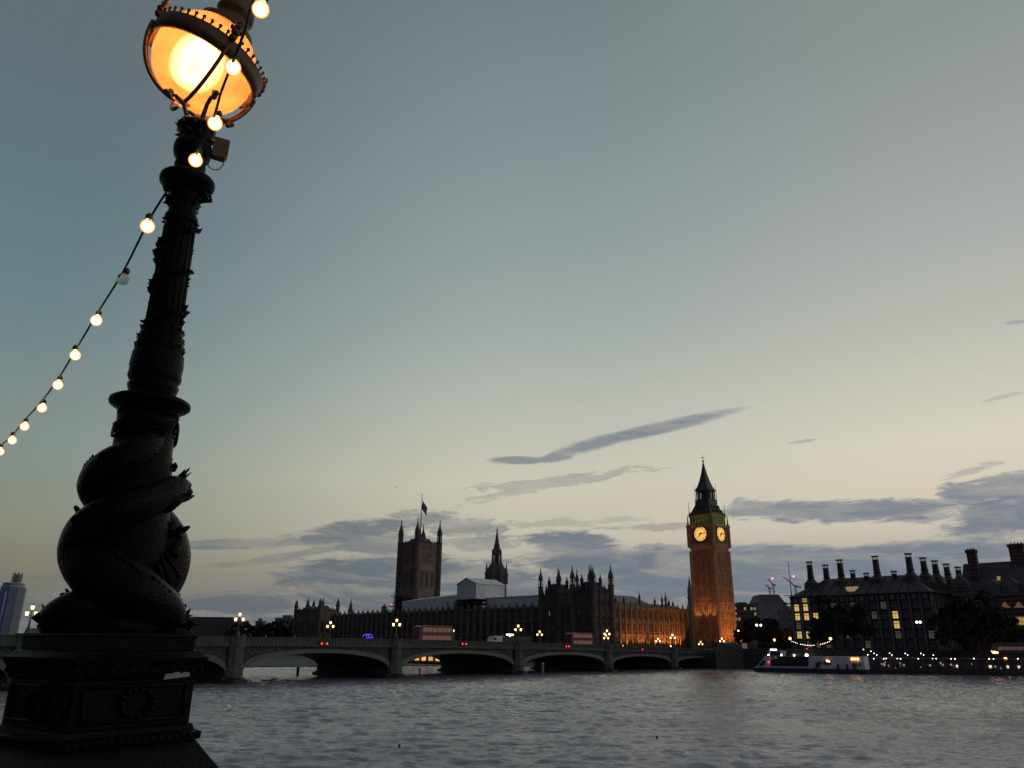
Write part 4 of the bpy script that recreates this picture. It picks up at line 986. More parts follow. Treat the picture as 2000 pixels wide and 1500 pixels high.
def crane(px, pyt, pyb, jib, label, lit):
    Y = 615.; a = atY(px, pyb, Y); zt2 = hz(px, pyt, Y); r = empty('tower_crane', (a[0], Y, a[2]), 0, label, 'crane', 'cranes behind the office blocks')
    h = zt2 - a[2]; b = MB()
    for sx, sy in ((-.5, -.5), (.5, -.5), (.5, .5), (-.5, .5)): b.box(sx - .1, sx + .1, sy - .1, sy + .1, 0, h * .7)
    for k in range(int(h * .7 / 1.5)): b.tube([(-.5, -.5, k * 1.5), (.5, -.5, k * 1.5 + 1.5)], .07, 4, False)
    b.build('mast', SCAF, r)
    b = MB(); b.tube([(0, 0, h * .65), (jib * .5, 0, h * .85), (jib, 0, h)], [.5, .4, .2], 4, False); b.tube([(0, 0, h * .65), (-jib * .5, 0, h * .62)], .5, 4, False); b.tube([(-jib * .5, 0, h * .66), (0, 0, h * .95), (jib, 0, h)], .08, 4, False); b.build('jib', SCAF, r)
    if lit: b = MB(); b.ball((jib * .05, 0, h + .5), .75, 8, 6); b.build('warning_light', LAMPP, r)
crane(1512, 1131, 1163, -4.0, 'left crane with a pink light on top of the sheeted tower', True)
crane(1504, 1142, 1162, -3.0, 'thin unlit crane just left of the lit one on the sheeted tower', False)
crane(1557, 1127, 1180, -9.0, 'right crane with a pink light beside the flagpole of the chimneyed office', True)

# ------------------------------------------------------------------ far left
Y = 1700.; a = atY(-22, 1240, Y); c = atY(21, 1240, Y)
gt = empty('glass_tower', (float((a[0] + c[0]) / 2), Y, 0), 0, 'tall blue glass tower with a white stripe, far beyond the bridge', 'tower'); w = float(c[0] - a[0]); h = hz(12, 1139, Y)
b = MB(); b.lathe(0, 12, [(0, w * .5), (h * .93, w * .5), (h * .93 + .1, w * .48), (h, w * .44)], 10, 0, False); b.build('wall', BLGLASS, gt)
b = MB(); b.lathe(w * .12, 12, [(0, w * .46), (hz(25, 1148, Y), w * .46)], 8, 0, False); b.build('side_wing', mat('grey_glass', (.17, .19, .22), .4), gt)
b = MB()
b.lathe(0, 12, [(h * .945, w * .50), (h * .955, w * .50)], 10, 0, False); b.lathe(0, 12, [(h, w * .46), (h * 1.01, w * .46)], 10, 0, False); b.lathe(w * .1, -w * .36, [(40, .9), (h * .85, .9)], 6); b.build('white_trim', PALE, gt)
b = MB(); zt2 = hz(17, 1118, Y)
for k in range(7): aa_ = 2 * PI * k / 7; b.lathe(w * .09 + w * .19 * math.cos(aa_), 12 + w * .19 * math.sin(aa_), [(h * 1.01, 1.2), (zt2, 1.2)], 4)
b.lathe(w * .09, 12, [(h * 1.01, w * .13), (zt2 - 3, w * .13)], 10); b.build('crown', CONC, gt)
a = atY(64, 1240, 900.); t = empty('far_low_block', (a[0] , 900., 0), 0, 'low grey block far behind the leftmost bridge lamp', 'building')
b = MB(); b.box(-8, -2, 0, 10, 0, hz(58, 1228, 900)); b.box(-2, 10, 0, 10, 0, hz(68, 1227, 900)); b.build('wall', CONC, t)
b = MB(); b.lathe(-9, 2, [(0, .3), (hz(50, 1212, 900), .2)], 5); b.lathe(16, 2, [(0, .3), (hz(80, 1176, 900), .2)], 5); b.build('mast', PALE, t)
Y = 640.; a = atY(352, 1240, Y); c = atY(455, 1240, Y); t = empty('dark_hipped_block', (float(c[0]), Y, GZ), 0, 'long dark flat-topped building beside the fish lamp, beyond the bridge', 'building'); w = float(c[0] - a[0]) + 20; h = hz(420, 1205, Y) - GZ; h2 = hz(450, 1218, Y) - GZ
b = MB(); b.prism([(-w, 0), (0, 0), (0, h2), (-3, h), (-w, h)], 0, 25, axis='y'); b.build('wall', mat('dark_block', (.07, .065, .075), .9), t)
for k in range(3): b = MB(); b.lathe(-w * .2 - k * 12, 5, [(h, .12), (h + 5 + 2 * k, .06)], 4); b.build('aerial', PALE, t)
block('stepped_flats', 'low pale flats showing above the far trees left of the small pavilion', 534, 578, 1208, 620, 15, mat('flats', (.15, .14, .15), .9), floors=3, cols=6)
block('little_flats', 'tiny stepped roof above the trees right of the lamp by the fish column', 496, 509, 1214, 640, 12, mat('flats', (.15, .14, .15), .9), floors=2, cols=3)

# ------------------------------------------------------------------ trees
def tree(x, y, z, h, rx, ry, label, n=5200, leaf=.55, m=LEAF, seed=1, low=.18, group=None, cat='tree'):
    n = int(n * 1.9); leaf *= 1.25
    rs = np.random.RandomState(seed); t = empty('plane_tree', (x, y, z), 0, label, cat, group)
    b = MB(); b.tube([(0, 0, -.2), (.1, 0, h * .2), (-.1, .1, h * .42), (.1, 0, h * .62)], [h * .030, h * .024, h * .018, h * .008], 8)
    for k in range(7):
        a = k * 2.4; q = h * (.28 + .05 * k); b.tube([(0, 0, q), (rx * .35 * math.cos(a), ry * .35 * math.sin(a), q + h * .12), (rx * .7 * math.cos(a), ry * .7 * math.sin(a), q + h * .22)], [h * .012, h * .008, h * .003], 5)
    b.build('trunk', BARK, t)
    nc = 34; cen = []
    for k in range(nc):
        a = rs.uniform(0, 2 * PI); u = rs.uniform(-1, 1); r = rs.uniform(.35, .95)
        cen.append((rx * r * math.sqrt(1 - u * u * .7) * math.cos(a), ry * r * math.sqrt(1 - u * u) * math.sin(a), h * (low + (1 - low) / 2) + h * (1 - low) / 2 * r * u, rs.uniform(.16, .30)))
    cen = np.array(cen); idx = rs.randint(0, nc, n); d = rs.normal(size=(n, 3)); d /= np.linalg.norm(d, axis=1)[:, None]
    rr = rs.uniform(.5, 1.05, n)[:, None] * cen[idx, 3][:, None]; P = cen[idx, :3] + d * rr * np.array([rx, ry, h * .42])
    A = rs.normal(size=(n, 3)); A /= np.linalg.norm(A, axis=1)[:, None]; B = np.cross(A, rs.normal(size=(n, 3))); B /= np.linalg.norm(B, axis=1)[:, None]
    s = (leaf * rs.uniform(.6, 1.4, n))[:, None]
    V = np.stack([P - A * s, P + B * s * .6, P + A * s, P - B * s * .6], 1).reshape(-1, 3)
    me = bpy.data.meshes.new('crown'); F_ = np.arange(n * 4).reshape(-1, 4); me.from_pydata(V.tolist(), [], F_.tolist()); me.materials.append(m); me.update()
    o = bpy.data.objects.new('crown', me); COL.objects.link(o); o.parent = t; return t
def tree_px(px, pyt, Y, rpx, label, seed, m=LEAF, n=5200, z0=GZ, low=.15):
    a = atY(px, 1240, Y); h = hz(px, pyt, Y) - z0; r = rpx / 1585. * Y; tree(float(a[0]), Y, z0, h, r, r * .8, label, n, .16 * r ** .5, m, seed, low)
tree_px(1650, 1164, 268, 62, 'broad dark tree on the embankment hiding the middle of the chimneyed office', 3, n=11000, low=.12)
tree_px(1602, 1200, 272, 30, 'smaller dark tree left of the broad tree before the chimneyed office', 13, n=5000)
tree_px(1905, 1156, 238, 62, 'large dark tree before the banded brick building', 5, n=11000, low=.12)
tree_px(1962, 1200, 244, 40, 'rounded dark tree low at the foot of the banded brick building', 15, n=6000)
tree_px(1850, 1195, 236, 30, 'narrow dark tree left of the large tree at the right', 16, n=5000)
tree_px(1487, 1196, 345, 34, 'round dark tree right of the clock tower', 7, n=7000)
tree_px(1452, 1226, 350, 18, 'small dark tree at the right foot of the clock tower', 8, n=2600)
tree_px(1525, 1222, 360, 22, 'low dark tree beside the round one by the street corner', 9, n=2600)
for k, (px, pt, rp, w_) in enumerate(((478, 1214, 26, 'first'), (508, 1216, 24, 'second'), (533, 1211, 26, 'third'), (558, 1213, 22, 'fourth'), (455, 1222, 20, 'hindmost left'))):
    tree_px(px, pt, 560, rp, w_ + ' dark tree of the clump left of the small pavilion', 20 + k, LEAFD, 3500, low=.05)
tree_px(665, 1207, 575, 12, 'small tree showing between the small pavilion and the lantern spire', 31, LEAFD, 2000)

# ------------------------------------------------------------------ west embankment wall, pier, boat, lamps on the right
ew = [(p_ab[0] + 2, p_ab[1] - 6), (79, 275), (100, 257), (151, 240.6), (330, 90)]
t = empty('embankment_wall', (79, 275, 0), 0, 'long dark stone embankment wall running right from the bridge end', 'wall')
b = MB(); c2 = MB()
for p, q in zip(ew[:-1], ew[1:]):
    wallbox(b, (p[0] - 79, p[1] - 275), (q[0] - 79, q[1] - 275), 1.6, -2, GZ - .45); wallbox(c2, (p[0] - 79, p[1] - 275), (q[0] - 79, q[1] - 275), .6, GZ - .44, GZ + .45)
b.build('retaining_wall', GRANITED, t); c2.build('coping', GRANITED, t)
# grass/steps corner beside the bridge end: kiosk and steps
q = atY(1428, 1262, 283.); t = empty('bridge_steps', (float(q[0]), float(q[1]), 0), UA, 'dim stone steps and ramp wall below the clock tower at the bridge end', 'steps')
b = MB()
for k in range(12): b.box(k * 1.3, k * 1.3 + 1.3, -1.5, 6, -1, GZ + .9 - k * .38)
b.build('stair', GRANITED, t)
q = atY(1458, 1268, 284.); t = empty('poster_kiosk', (float(q[0]), float(q[1]), GZ - .8), UA, 'small lit pinkish poster kiosk near the clock tower foot', 'kiosk')
b = MB(); b.box(-1.2, 1.2, -1, 1, 0, 3.2); b.box(-1.4, 1.4, -1.2, 1.2, 3.2, 3.5); b.build('body', BLACK, t)
b = MB(); b.box(-1.0, 1.0, -1.1, -1.02, .5, 3.0); pk = mat('poster_print', (.5, .35, .33), .6, 0, .9, 2.5, emit=(1., .5, .4), estr=.10); b.build('poster', pk, t)
q = atY(1425, 1264, 296.); t = empty('works_hoarding', (float(q[0]), float(q[1]), GZ), UA, 'low pale hoarding at the foot of the clock tower', 'hoarding')
b = MB(); b.box(-5, 5, -.2, .2, 0, 2.2)
for k in range(5): b.box(-5 + k * 2.5, -4.9 + k * 2.5, -.3, .3, 0, 2.5)
b.build('panel', CONC, t)

def pole_lamp(name, x, y, z0, z1, m, label, group, r=.32, arm=0.0, cat='street lamp'):
    t = empty(name, (x, y, z0), 0, label, cat, group); b = MB(); h = z1 - z0
    b.lathe(0, 0, [(0, .16), (.6, .14), (.7, .07), (h - r, .05)], 6); b.build('post', BLACK, t)
    if arm:
        for sg in (-1, 1): b = MB(); b.ball((sg * arm, 0, h), r, 10, 6); b.build('globe', m, t)
        b = MB(); b.box(-arm, arm, -.05, .05, h - r - .1, h - r); b.build('arm', BLACK, t)
    else: b = MB(); b.ball((0, 0, h), r, 10, 6); b.build('globe', m, t)
    return t
def lamp_px(px, py, Y, m, label, group, r=.32, arm=0.0, z0=GZ, name='street_lamp'):
    a = atY(px, py, Y); return pole_lamp(name, float(a[0]), Y, z0, float(a[2]), m, label, group, r, arm)
GE = 'lit street lamps on the far embankment'
lamp_px(1482, 1221, 330, LAMPW, 'twin-headed white lamp in front of the round dark tree', GE, .42, .85)
lamp_px(1442, 1232, 340, LAMPO, 'small orange lamp at the right edge of the clock tower', GE, .35)
lamp_px(1512.5, 1250, 280, LAMPO, 'orange globe lamp between the round tree and the string of lights', GE, .38)
lamp_px(1794, 1215, 262, LAMPW, 'bright white twin lamp before the right half of the chimneyed office', GE, .36, .55)
lamp_px(1575, 1268, 262, LAMPR, 'red signal light above the moored boat', GE, .32, name='signal_lamp')
lamp_px(1575.5, 1280, 258, LAMPW, 'brightest white lamp right above the middle of the moored boat', GE, .5)
lamp_px(1551, 1280, 262, LAMPW, 'small white lamp left of the brightest one above the boat', GE, .3)
lamp_px(1964, 1287, 238, LAMPO, 'orange white lamp on the pier deck near the right edge', GE, .45, z0=2.0)
lamp_px(1310, 1262, 300, LAMPO, 'small red signal beyond the bridge parapet near the clock tower', GE, .25, name='signal_lamp')
# festoon between two globe lamps on the far embankment
a = atY(1543, 1247, 262.); c = atY(1622, 1247.5, 255.)
for pnt, wd_ in ((a, 'left'), (c, 'right')): pole_lamp('street_lamp', float(pnt[0]), float(pnt[1]), GZ, float(pnt[2]), LAMPO, 'pinkish globe lamp holding the %s end of the far string of lights' % wd_, GE, .42)
def festoon(name, pts, m, r, label, cab=.02, group='strings of festoon bulbs'):
    t = empty(name, pts[0], 0, label, 'string lights', group); o0 = Vector(pts[0])
    b = MB(); b.tube([tuple(Vector(p) - o0) for p in pts], cab, 5); b.build('cable', BLACK, t); return t, o0
pts = []
for k in range(25):
    f_ = k / 24.; pts.append((float(a[0] + (c[0] - a[0]) * f_), float(a[1] + (c[1] - a[1]) * f_), float(a[2] + (c[2] - a[2]) * f_) - .5 - 5.0 * f_ * (1 - f_) * 1.15))
t, o0 = festoon('far_festoon', pts, LAMPW, .1, 'tiny row of lights sagging between two globe lamps above the moored boat')
fb = None
for k in range(1, 24):
    if k in (5, 15, 16, 17): continue
    if fb is None: bb = MB(); bb.ball((0, 0, 0), .085, 8, 6); fb = bb.build('bulb', LAMPW, t); o = fb
    else: o = fb.copy(); COL.objects.link(o); o.parent = t
    o.location = Vector(pts[k]) - o0 - Vector((0, 0, .15))
# pier: floating pontoon with canopy and lights
p0 = atZ(1692, 1316, 0.0); p1 = atZ(2035, 1321, 0.0); d = Vector((p1[0] - p0[0], p1[1] - p0[1])); LP = d.length; pa = math.atan2(d.y, d.x)
pr = empty('floating_pier', (p0[0], p0[1], 0), pa, 'long dark floating passenger pier with glass shelters beside the moored boat', 'pier')
b = MB(); b.box(0, LP, 0, 9, -.6, 1.0); b.build('pontoon', BLACK, pr)
b = MB()
for k in range(22): b.box(1 + k * LP / 22, 1.15 + k * LP / 22, -.1, .05, 1.0, 2.1)
b.box(0, LP, -.1, .02, 2.1, 2.2); b.box(0, LP, -.1, .02, 1.55, 1.62); b.build('railing', BLACK, pr)
b = MB(); b.box(1, LP, 1.2, 7.5, 4.15, 4.4)
for k in range(16): b.box(1.5 + k * LP / 16, 1.75 + k * LP / 16, 1.4, 1.65, 1.0, 4.15)
b.build('canopy', mat('pier_canopy', (.10, .10, .12), .7), pr)
PANEL = mat('pier_glass', (.09, .07, .075), .3, 0, .6, .6)
b = MB(); b.box(2, LP, 4.0, 4.1, 1.0, 4.1); b.build('glass_screen', PANEL, pr)
rs3 = random.Random(11)
for k in range(26):
    x = rs3.uniform(2, LP); z = rs3.uniform(1.4, 3.0); b = MB(); b.box(x, x + rs3.uniform(.15, .5), 3.85, 3.95, z, z + rs3.uniform(.2, .9)); b.build('lit_panel', glow('pier_glow', (1., .75, .6), .28), pr)
b = MB()
for px, w_ in ((1873, .8), (1939, .9), (1976, .5), (1998, .4)):
    q = on_line(Vector((p0[0], p0[1])), d.normalized(), px, 1297); b = MB(); b.box(q, q + w_, 3.7, 3.8, 1.9, 2.6); b.build('lit_sign', glow('pier_sign', (1., .8, .55), 1.2), pr)
GP = 'small deck lights along the floating pier'; pl0 = None
def small_lamp(px, py, depth, lab, grp, z0):
    global pl0
    dn = d.normalized(); nn = Vector((-dn.y, dn.x)); o2 = Vector((p0[0], p0[1])) + nn * depth; s = on_line(o2, dn, px, py); q = o2 + dn * s; z = hz(px, py, q.y)
    if pl0 is None:
        t = empty('deck_lamp', (0, 0, 0)); b = MB(); b.lathe(0, 0, [(-1.3, .05), (-.12, .04)], 6); b.build('post', BLACK, t); b = MB(); b.ball((0, 0, 0), .12, 8, 6); b.build('globe', LAMPW, t); pl0 = t
    else: t = copy_tree(pl0)
    t.location = (q.x, q.y, z); tag(t, lab, 'lamp', grp)
for px in (1706.5, 1726, 1731, 1752.5, 1759, 1793.5, 1821.5, 1828.5, 1857.5, 1865, 1902, 1932, 1940.5, 1988): small_lamp(px, 1286.5 + rs3.uniform(-.3, .4), .8, 'tiny warm deck light under the canopy edge of the floating pier', GP, 1)
for px, py in ((1695, 1279), (1707, 1276), (1712.5, 1279), (1737.5, 1276), (1742, 1279.5), (1768, 1276.3), (1773, 1279.3), (1798.5, 1276.2), (1804, 1279.3), (1823, 1279.6), (1686.5, 1268.5), (1701, 1272)): small_lamp(px, py, 12, 'tiny pinkish light on the walkway just above the floating pier', 'small lights on the walkway above the pier', 1)
# buses on the embankment road (right edge)
def bus(name, L, H_, W_, m, label, loc, rz, lights=LAMPO, double=True, grp=None):
    t = empty(name, loc, rz, label, 'bus', grp); b = MB()
    pr_ = [(-L / 2, .45), (L / 2 - .1, .45), (L / 2, 1.2), (L / 2 - .15, H_ * .6), (L / 2 - .55, H_ - .25), (L / 2 - 1.1, H_), (-L / 2 + 1.0, H_), (-L / 2 + .25, H_ - .35), (-L / 2, H_ * .55)]
    b.prism(pr_, -W_ / 2, W_ / 2, axis='y'); b.build('body', m, t)
    for j, z in enumerate((1.25, 3.0) if double else (1.3,)):
        for sg in (-1, 1):
            for k in range(6):
                b = MB(); x = -L / 2 + 1.0 + k * (L - 2.0) / 6; y = sg * (W_ / 2 + .01)
                b.box(x, x + (L - 2.0) / 6 - .15, min(y, y + .02 * sg), max(y, y + .02 * sg), z, z + .95); b.build('window', glow('bus_window', (.9, .5, .42), .038), t)
    for x in (-L / 2 + 2.2, L / 2 - 2.6):
        for sg in (-1, 1):
            b = MB(); b.lathe(0, 0, [(-.14, .48), (.14, .48)], 16, 0, False); o = b.build('wheel', BLACK, t); o.rotation_euler = (PI / 2, 0, 0); o.location = (x, sg * (W_ / 2 - .1), .48)
    for sg in (-1, 1): b = MB(); b.ball((-L / 2 - .02, sg * .9, .9), .16, 8, 6); b.build('headlight', LAMPW, t)
    b = MB(); b.box(-L / 2 + 1.0, L / 2 - 1.1, -W_ / 2 + .15, W_ / 2 - .15, H_ + .003, H_ + .06); b.build('roof_panel', mat('bus_roof', (.62, .5, .52), .35), t)
    return t
def on_deck(px, w):
    o2 = BO + BV * w; s = on_line(o2, BU, px, 1245); q = o2 + BU * s; return (q.x, q.y, zt(s) - 1.1)
GB = 'red double-decker buses on the bridge'
bus('double_decker_bus', 11.2, 4.4, 2.5, REDBUS, 'nearer red double-decker bus on the bridge below the square tower', on_deck(847, 7), BA, grp=GB)
bus('double_decker_bus', 11.0, 4.3, 2.5, REDBUS, 'farther red double-decker bus on the bridge below the dark twin towers', on_deck(1132, 7), BA, grp=GB)
q = atY(1985, 1276, 236.); bus('embankment_bus', 12, 3.2, 2.5, mat('bus_dark', (.05, .05, .06), .4), 'dark bus on the embankment road at the right edge', (float(q[0]), float(q[1]), GZ - .6), pa, double=False)
bt = MB(); q = atY(1944, 1274.5, 234.); t = empty('orange_road_light', (float(q[0]), float(q[1]), GZ - .6), pa, 'low orange road light at the tail of the dark bus', 'light'); b = MB(); z = float(q[2]) - GZ + .6; b.box(-.7, .7, -.1, .1, z - .25, z + .25); b.build('lens', LAMPO, t); b = MB(); b.box(-.08, .08, -.05, .05, 0, z - .25); b.build('post', BLACK, t)
# van and long lorry
t = empty('white_van', on_deck(967, 7), BA, 'small white van on the bridge left of a pier lamp', 'van')
b = MB(); b.prism([(-2.4, .4), (2.5, .4), (2.5, 2.5), (2.3, 2.6), (-1.2, 2.6), (-1.9, 1.55), (-2.4, 1.3)], -1, 1, axis='y'); b.build('body', WHITE, t)
b = MB(); b.prism([(-1.75, 1.55), (-.6, 1.55), (-.6, 2.25), (-1.25, 2.25)], -1.02, -1.003, axis='y'); b.build('side_window', DARKW, t)
for x in (-1.5, 1.5):
    for sg in (-1, 1): b = MB(); b.lathe(0, 0, [(-.12, .36), (.12, .36)], 14, 0, False); o = b.build('wheel', BLACK, t); o.rotation_euler = (PI / 2, 0, 0); o.location = (x, sg * .92, .36)
b = MB(); b.ball((-2.42, -.7, .8), .13, 8, 6); b.build('headlight', LAMPW, t)
t = empty('flatbed_lorry', on_deck(1004, 7), BA, 'long dark lorry on the bridge right of the white van', 'lorry')
b = MB(); b.box(-5.5, 3.4, -1.2, 1.2, .8, 2.6); b.build('load_bed', NAVY, t)
b = MB(); b.prism([(3.6, .5), (5.6, .5), (5.6, 1.5), (5.2, 2.7), (3.6, 2.7)], -1.15, 1.15, axis='y'); b.build('cab', NAVY, t)
for x in (-4, -2.8, 4.6):
    for sg in (-1, 1): b = MB(); b.lathe(0, 0, [(-.14, .48), (.14, .48)], 14, 0, False); o = b.build('wheel', BLACK, t); o.rotation_euler = (PI / 2, 0, 0); o.location = (x, sg * 1.1, .48)
b = MB(); b.box(-2.6, -.6, -.4, .4, 2.9, 3.2); b.box(-1.8, -1.4, -.1, .1, 2.6, 2.9); b.build('beacon', LAMPW, t)
# pedicab with violet lights
t = empty('pedicab', on_deck(719, 5), BA, 'pedicab outlined in violet lights on the bridge', 'pedicab')
b = MB()
for w in (-.6, .6): b.tube([(-1.0, w, 1.5), (-.7, w, 1.95), (-.1, w, 2.1), (.5, w, 1.9), (.8, w, 1.4)], .07, 6)
b.tube([(-.9, -.6, 1.3), (.8, -.6, 1.4)], .06, 6); b.build('light_strip', LAMPV, t)
b = MB(); b.box(-.9, .9, -.55, .55, .5, 1.2); b.tube([(-1.3, 0, .7), (-2.0, 0, 1.2), (-2.0, 0, 1.5)], .05, 6); b.build('seat_frame', BLACK, t)
for x, y in ((-2.1, 0), (.6, -.7), (.6, .7)):
    b = MB()
    for k in range(16): b.tube([(x + .36 * math.cos(k * PI / 8), y, .4 + .36 * math.sin(k * PI / 8)), (x + .36 * math.cos((k + 1) * PI / 8), y, .4 + .36 * math.sin((k + 1) * PI / 8))], .04, 4, False)
    b.build('wheel', BLACK, t)

# people on the bridge
def person_mesh(stride, bag):
    import bmesh
    me = bpy.data.meshes.new('person')
    J = {'pel': (0, 0, .95, .14), 'ch': (0, 0, 1.28, .17), 'neck': (0, 0, 1.46, .06), 'hd': (0, 0, 1.60, .10), 'top': (0, 0, 1.69, .075),
         'sL': (0, .19, 1.40, .06), 'eL': (-.06, .25, 1.13, .045), 'hL': (.05, .25, .88, .035), 'sR': (0, -.19, 1.40, .06), 'eR': (-.04, -.25, 1.13, .045), 'hR': (.08, -.24, .90, .035),
         'hpL': (0, .09, .90, .10), 'kL': (stride * .5, .10, .50, .065), 'aL': (stride * .35 - .08, .10, .08, .04), 'fL': (stride * .35 + .14, .10, .04, .04),
         'hpR': (0, -.09, .90, .10), 'kR': (-stride * .3, -.10, .49, .065), 'aR': (-stride, -.10, .10, .04), 'fR': (-stride + .2, -.10, .04, .04)}
    E_ = [('pel', 'ch'), ('ch', 'neck'), ('neck', 'hd'), ('hd', 'top'), ('ch', 'sL'), ('sL', 'eL'), ('eL', 'hL'), ('ch', 'sR'), ('sR', 'eR'), ('eR', 'hR'), ('pel', 'hpL'), ('hpL', 'kL'), ('kL', 'aL'), ('aL', 'fL'), ('pel', 'hpR'), ('hpR', 'kR'), ('kR', 'aR'), ('aR', 'fR')]
    ks = list(J); me.from_pydata([J[k][:3] for k in ks], [(ks.index(a), ks.index(c)) for a, c in E_], []); o = bpy.data.objects.new('person', me); COL.objects.link(o)
    md = o.modifiers.new('skin', 'SKIN'); me.skin_vertices[0].data[0].use_root = True
    for i, k in enumerate(ks): r = J[k][3]; me.skin_vertices[0].data[i].radius = (r, r)
    sd = o.modifiers.new('sub', 'SUBSURF'); sd.levels = 1
    bpy.context.view_layer.update(); dg = bpy.context.evaluated_depsgraph_get(); m2 = bpy.data.meshes.new_from_object(o.evaluated_get(dg)); bpy.data.objects.remove(o); return m2
pm = [person_mesh(.22, 0), person_mesh(.05, 0), person_mesh(.14, 0)]
cloth = [mat('clothes_dark', (.03, .03, .035), .9), mat('clothes_pale', (.32, .31, .33), .9), mat('clothes_blue', (.05, .06, .12), .9), mat('clothes_brown', (.10, .06, .04), .9)]
HAIR = mat('hair_dark', (.02, .015, .012), .8)
cname = ['dark', 'pale', 'blue', 'brown']; rp = random.Random(5)
hb = MB(); hb.ball((-.015, 0, 1.64), .115, 10, 6)
k = 0; hair_me = None
spots = [473, 478, 519, 566, 575, 580, 609, 660, 690, 740, 745, 800, 897, 905, 925, 941, 950, 1040, 1068, 1082, 1095, 1165, 1171, 1177, 1196, 1205, 1214, 1221, 1228, 1236, 1245, 1258, 1270, 1296, 1304, 1325, 1337, 1350, 1380, 1392]
for px in spots:
    w = rp.choice((1.3, 1.9, 2.5)); loc = on_deck(px, w); ci = 1 if px in (473, 575, 519) else rp.choice((0, 0, 0, 2, 3, 0, 1)); sc_ = rp.uniform(.94, 1.06)
    me = pm[k % 3].copy(); me.materials.clear(); me.materials.append(cloth[ci]); o = bpy.data.objects.new('person', me); COL.objects.link(o); o.location = loc; o.rotation_euler = (0, 0, BA + (PI if rp.random() < .5 else 0)); o.scale = (sc_,) * 3
    tag(o, 'person in %s clothes walking on the bridge %s' % (cname[ci], ('between the fish lamp and the red lights' if px < 620 else 'by the violet pedicab' if px < 760 else 'around the nearer red bus' if px < 960 else 'around the farther red bus' if px < 1180 else 'before the orange palace front' if px < 1350 else 'at the clock tower end')), 'person', 'people walking on the bridge')
    if hair_me is None: ho = hb.build('hair', HAIR, o); hair_me = ho.data
    else: ho = bpy.data.objects.new('hair', hair_me); COL.objects.link(ho); ho.parent = o
    k += 1

# ------------------------------------------------------------------ river boat
s0 = atZ(1470, 1312, 0.0); s1 = atZ(1690, 1317.5, 0.0); sd_ = Vector((s1[0] - s0[0], s1[1] - s0[1])); LBt = sd_.length; sa = math.atan2(sd_.y, sd_.x)
bo = empty('passenger_boat', (s0[0], s0[1], 0), sa, 'white river passenger boat with dark windows moored at the pier', 'boat')
def bz(px, py):
    o2 = Vector((s0[0], s0[1])); s = on_line(o2, sd_.normalized(), px, py); q = o2 + sd_.normalized() * s; return s, hz(px, py, q.y)
def bpoly(pts): return [bz(*p) for p in pts]
b = MB(); z_ = [(1468.5, 1304), (1692, 1309), (1690, 1317.6), (1476, 1313)]
b.prism(bpoly(z_), 0, 8, axis='y'); b.build('hull', NAVY, bo)
b = MB(); b.prism(bpoly([(1475, 1303.4), (1690, 1308), (1685.5, 1282.5), (1579, 1282), (1578.8, 1302), (1504, 1301.5), (1504, 1288), (1501, 1280), (1493, 1281), (1487, 1290)]), .3, 7.7, axis='y'); b.build('superstructure', WHITE, bo)
b = MB(); b.prism(bpoly([(1504.3, 1302), (1578.6, 1303), (1578.4, 1286.5), (1517, 1286.5), (1504.3, 1288.5)]), .5, 7.5, axis='y'); b.build('saloon_window', mat('saloon_glass', (.035, .03, .045), .15), bo)
b = MB(); b.prism(bpoly([(1517, 1286), (1578, 1286.3), (1577, 1281.8), (1520, 1282)]), .6, 7.4, axis='y'); b.build('upper_deck_rail', BLACK, bo)
b = MB(); b.prism(bpoly([(1496, 1281.5), (1524, 1282), (1524.5, 1272.8), (1499, 1272.4)]), 2, 6, axis='y'); b.prism(bpoly([(1495, 1272.2), (1526, 1272.7), (1526, 1271.2), (1496, 1270.8)]), 1.5, 6.5, axis='y'); wh = b.build('wheelhouse', WHITE, bo)
b = MB(); b.prism(bpoly([(1499.5, 1280.3), (1521.5, 1280.6), (1522, 1273.5), (1501.5, 1273.3)]), 1.9, 1.97, axis='y'); b.build('pane', DARKW, wh)
b = MB(); b.prism(bpoly([(1480, 1300.5), (1492, 1300), (1495, 1289.5), (1490, 1290)]), .2, .28, axis='y'); b.build('bow_window', mat('saloon_glass', (.035, .03, .045), .15), bo)
b = MB(); b.prism(bpoly([(1607, 1298), (1622, 1298.5), (1624, 1290), (1610, 1290)]), .2, .28, axis='y'); w_ = b.build('cabin_window', DARKW, bo)
for px, py in ((1615, 1291), (1619, 1292)):
    b = MB(); s, z = bz(px, py); b.ball((s, .15, z), .25, 8, 6); b.build('cabin_lamp', LAMPO, w_)
b = MB(); b.prism(bpoly([(1661, 1291.5), (1679, 1292), (1678, 1284), (1661.5, 1283.8)]), .2, .28, axis='y'); b.build('stern_cabin_glow', glow('stern_glow', (1., .30, .08), .5), bo)
for px in (1664, 1669.5, 1675): b = MB(); s, z = bz(px, 1287); b.ball((s, .1, z), .33, 8, 6); b.build('stern_lamp', glow('stern_lamp', (1., .5, .16), 4.0), bo)
b = MB()
for x0, y0, x1, y1 in ((1664, 1300, 1668, 1294.5), (1668, 1294.5, 1671, 1300), (1672, 1294.5, 1672, 1300), (1672, 1300, 1676, 1300), (1677, 1294.5, 1681, 1300), (1681, 1294.5, 1677, 1300)):
    s, z = bz(x0, y0); s2, z2 = bz(x1, y1); b.tube([(s, .15, z), (s2, .15, z2)], .12, 4, False)
b.build('hull_marking', NAVY, bo); b = MB()
for x0, y0 in ((1597, 1296), (1602, 1294), (1600, 1300)): s, z = bz(x0, y0); b.lathe(s, .2, [(z - .3, .35), (z + .3, .35)], 8)
b.build('hull_marking', NAVY, bo)
b = MB()
for px in (1497.5, 1523): s, z = bz(px, 1279.5); b.ball((s, 1.7, z), .22, 8, 6)
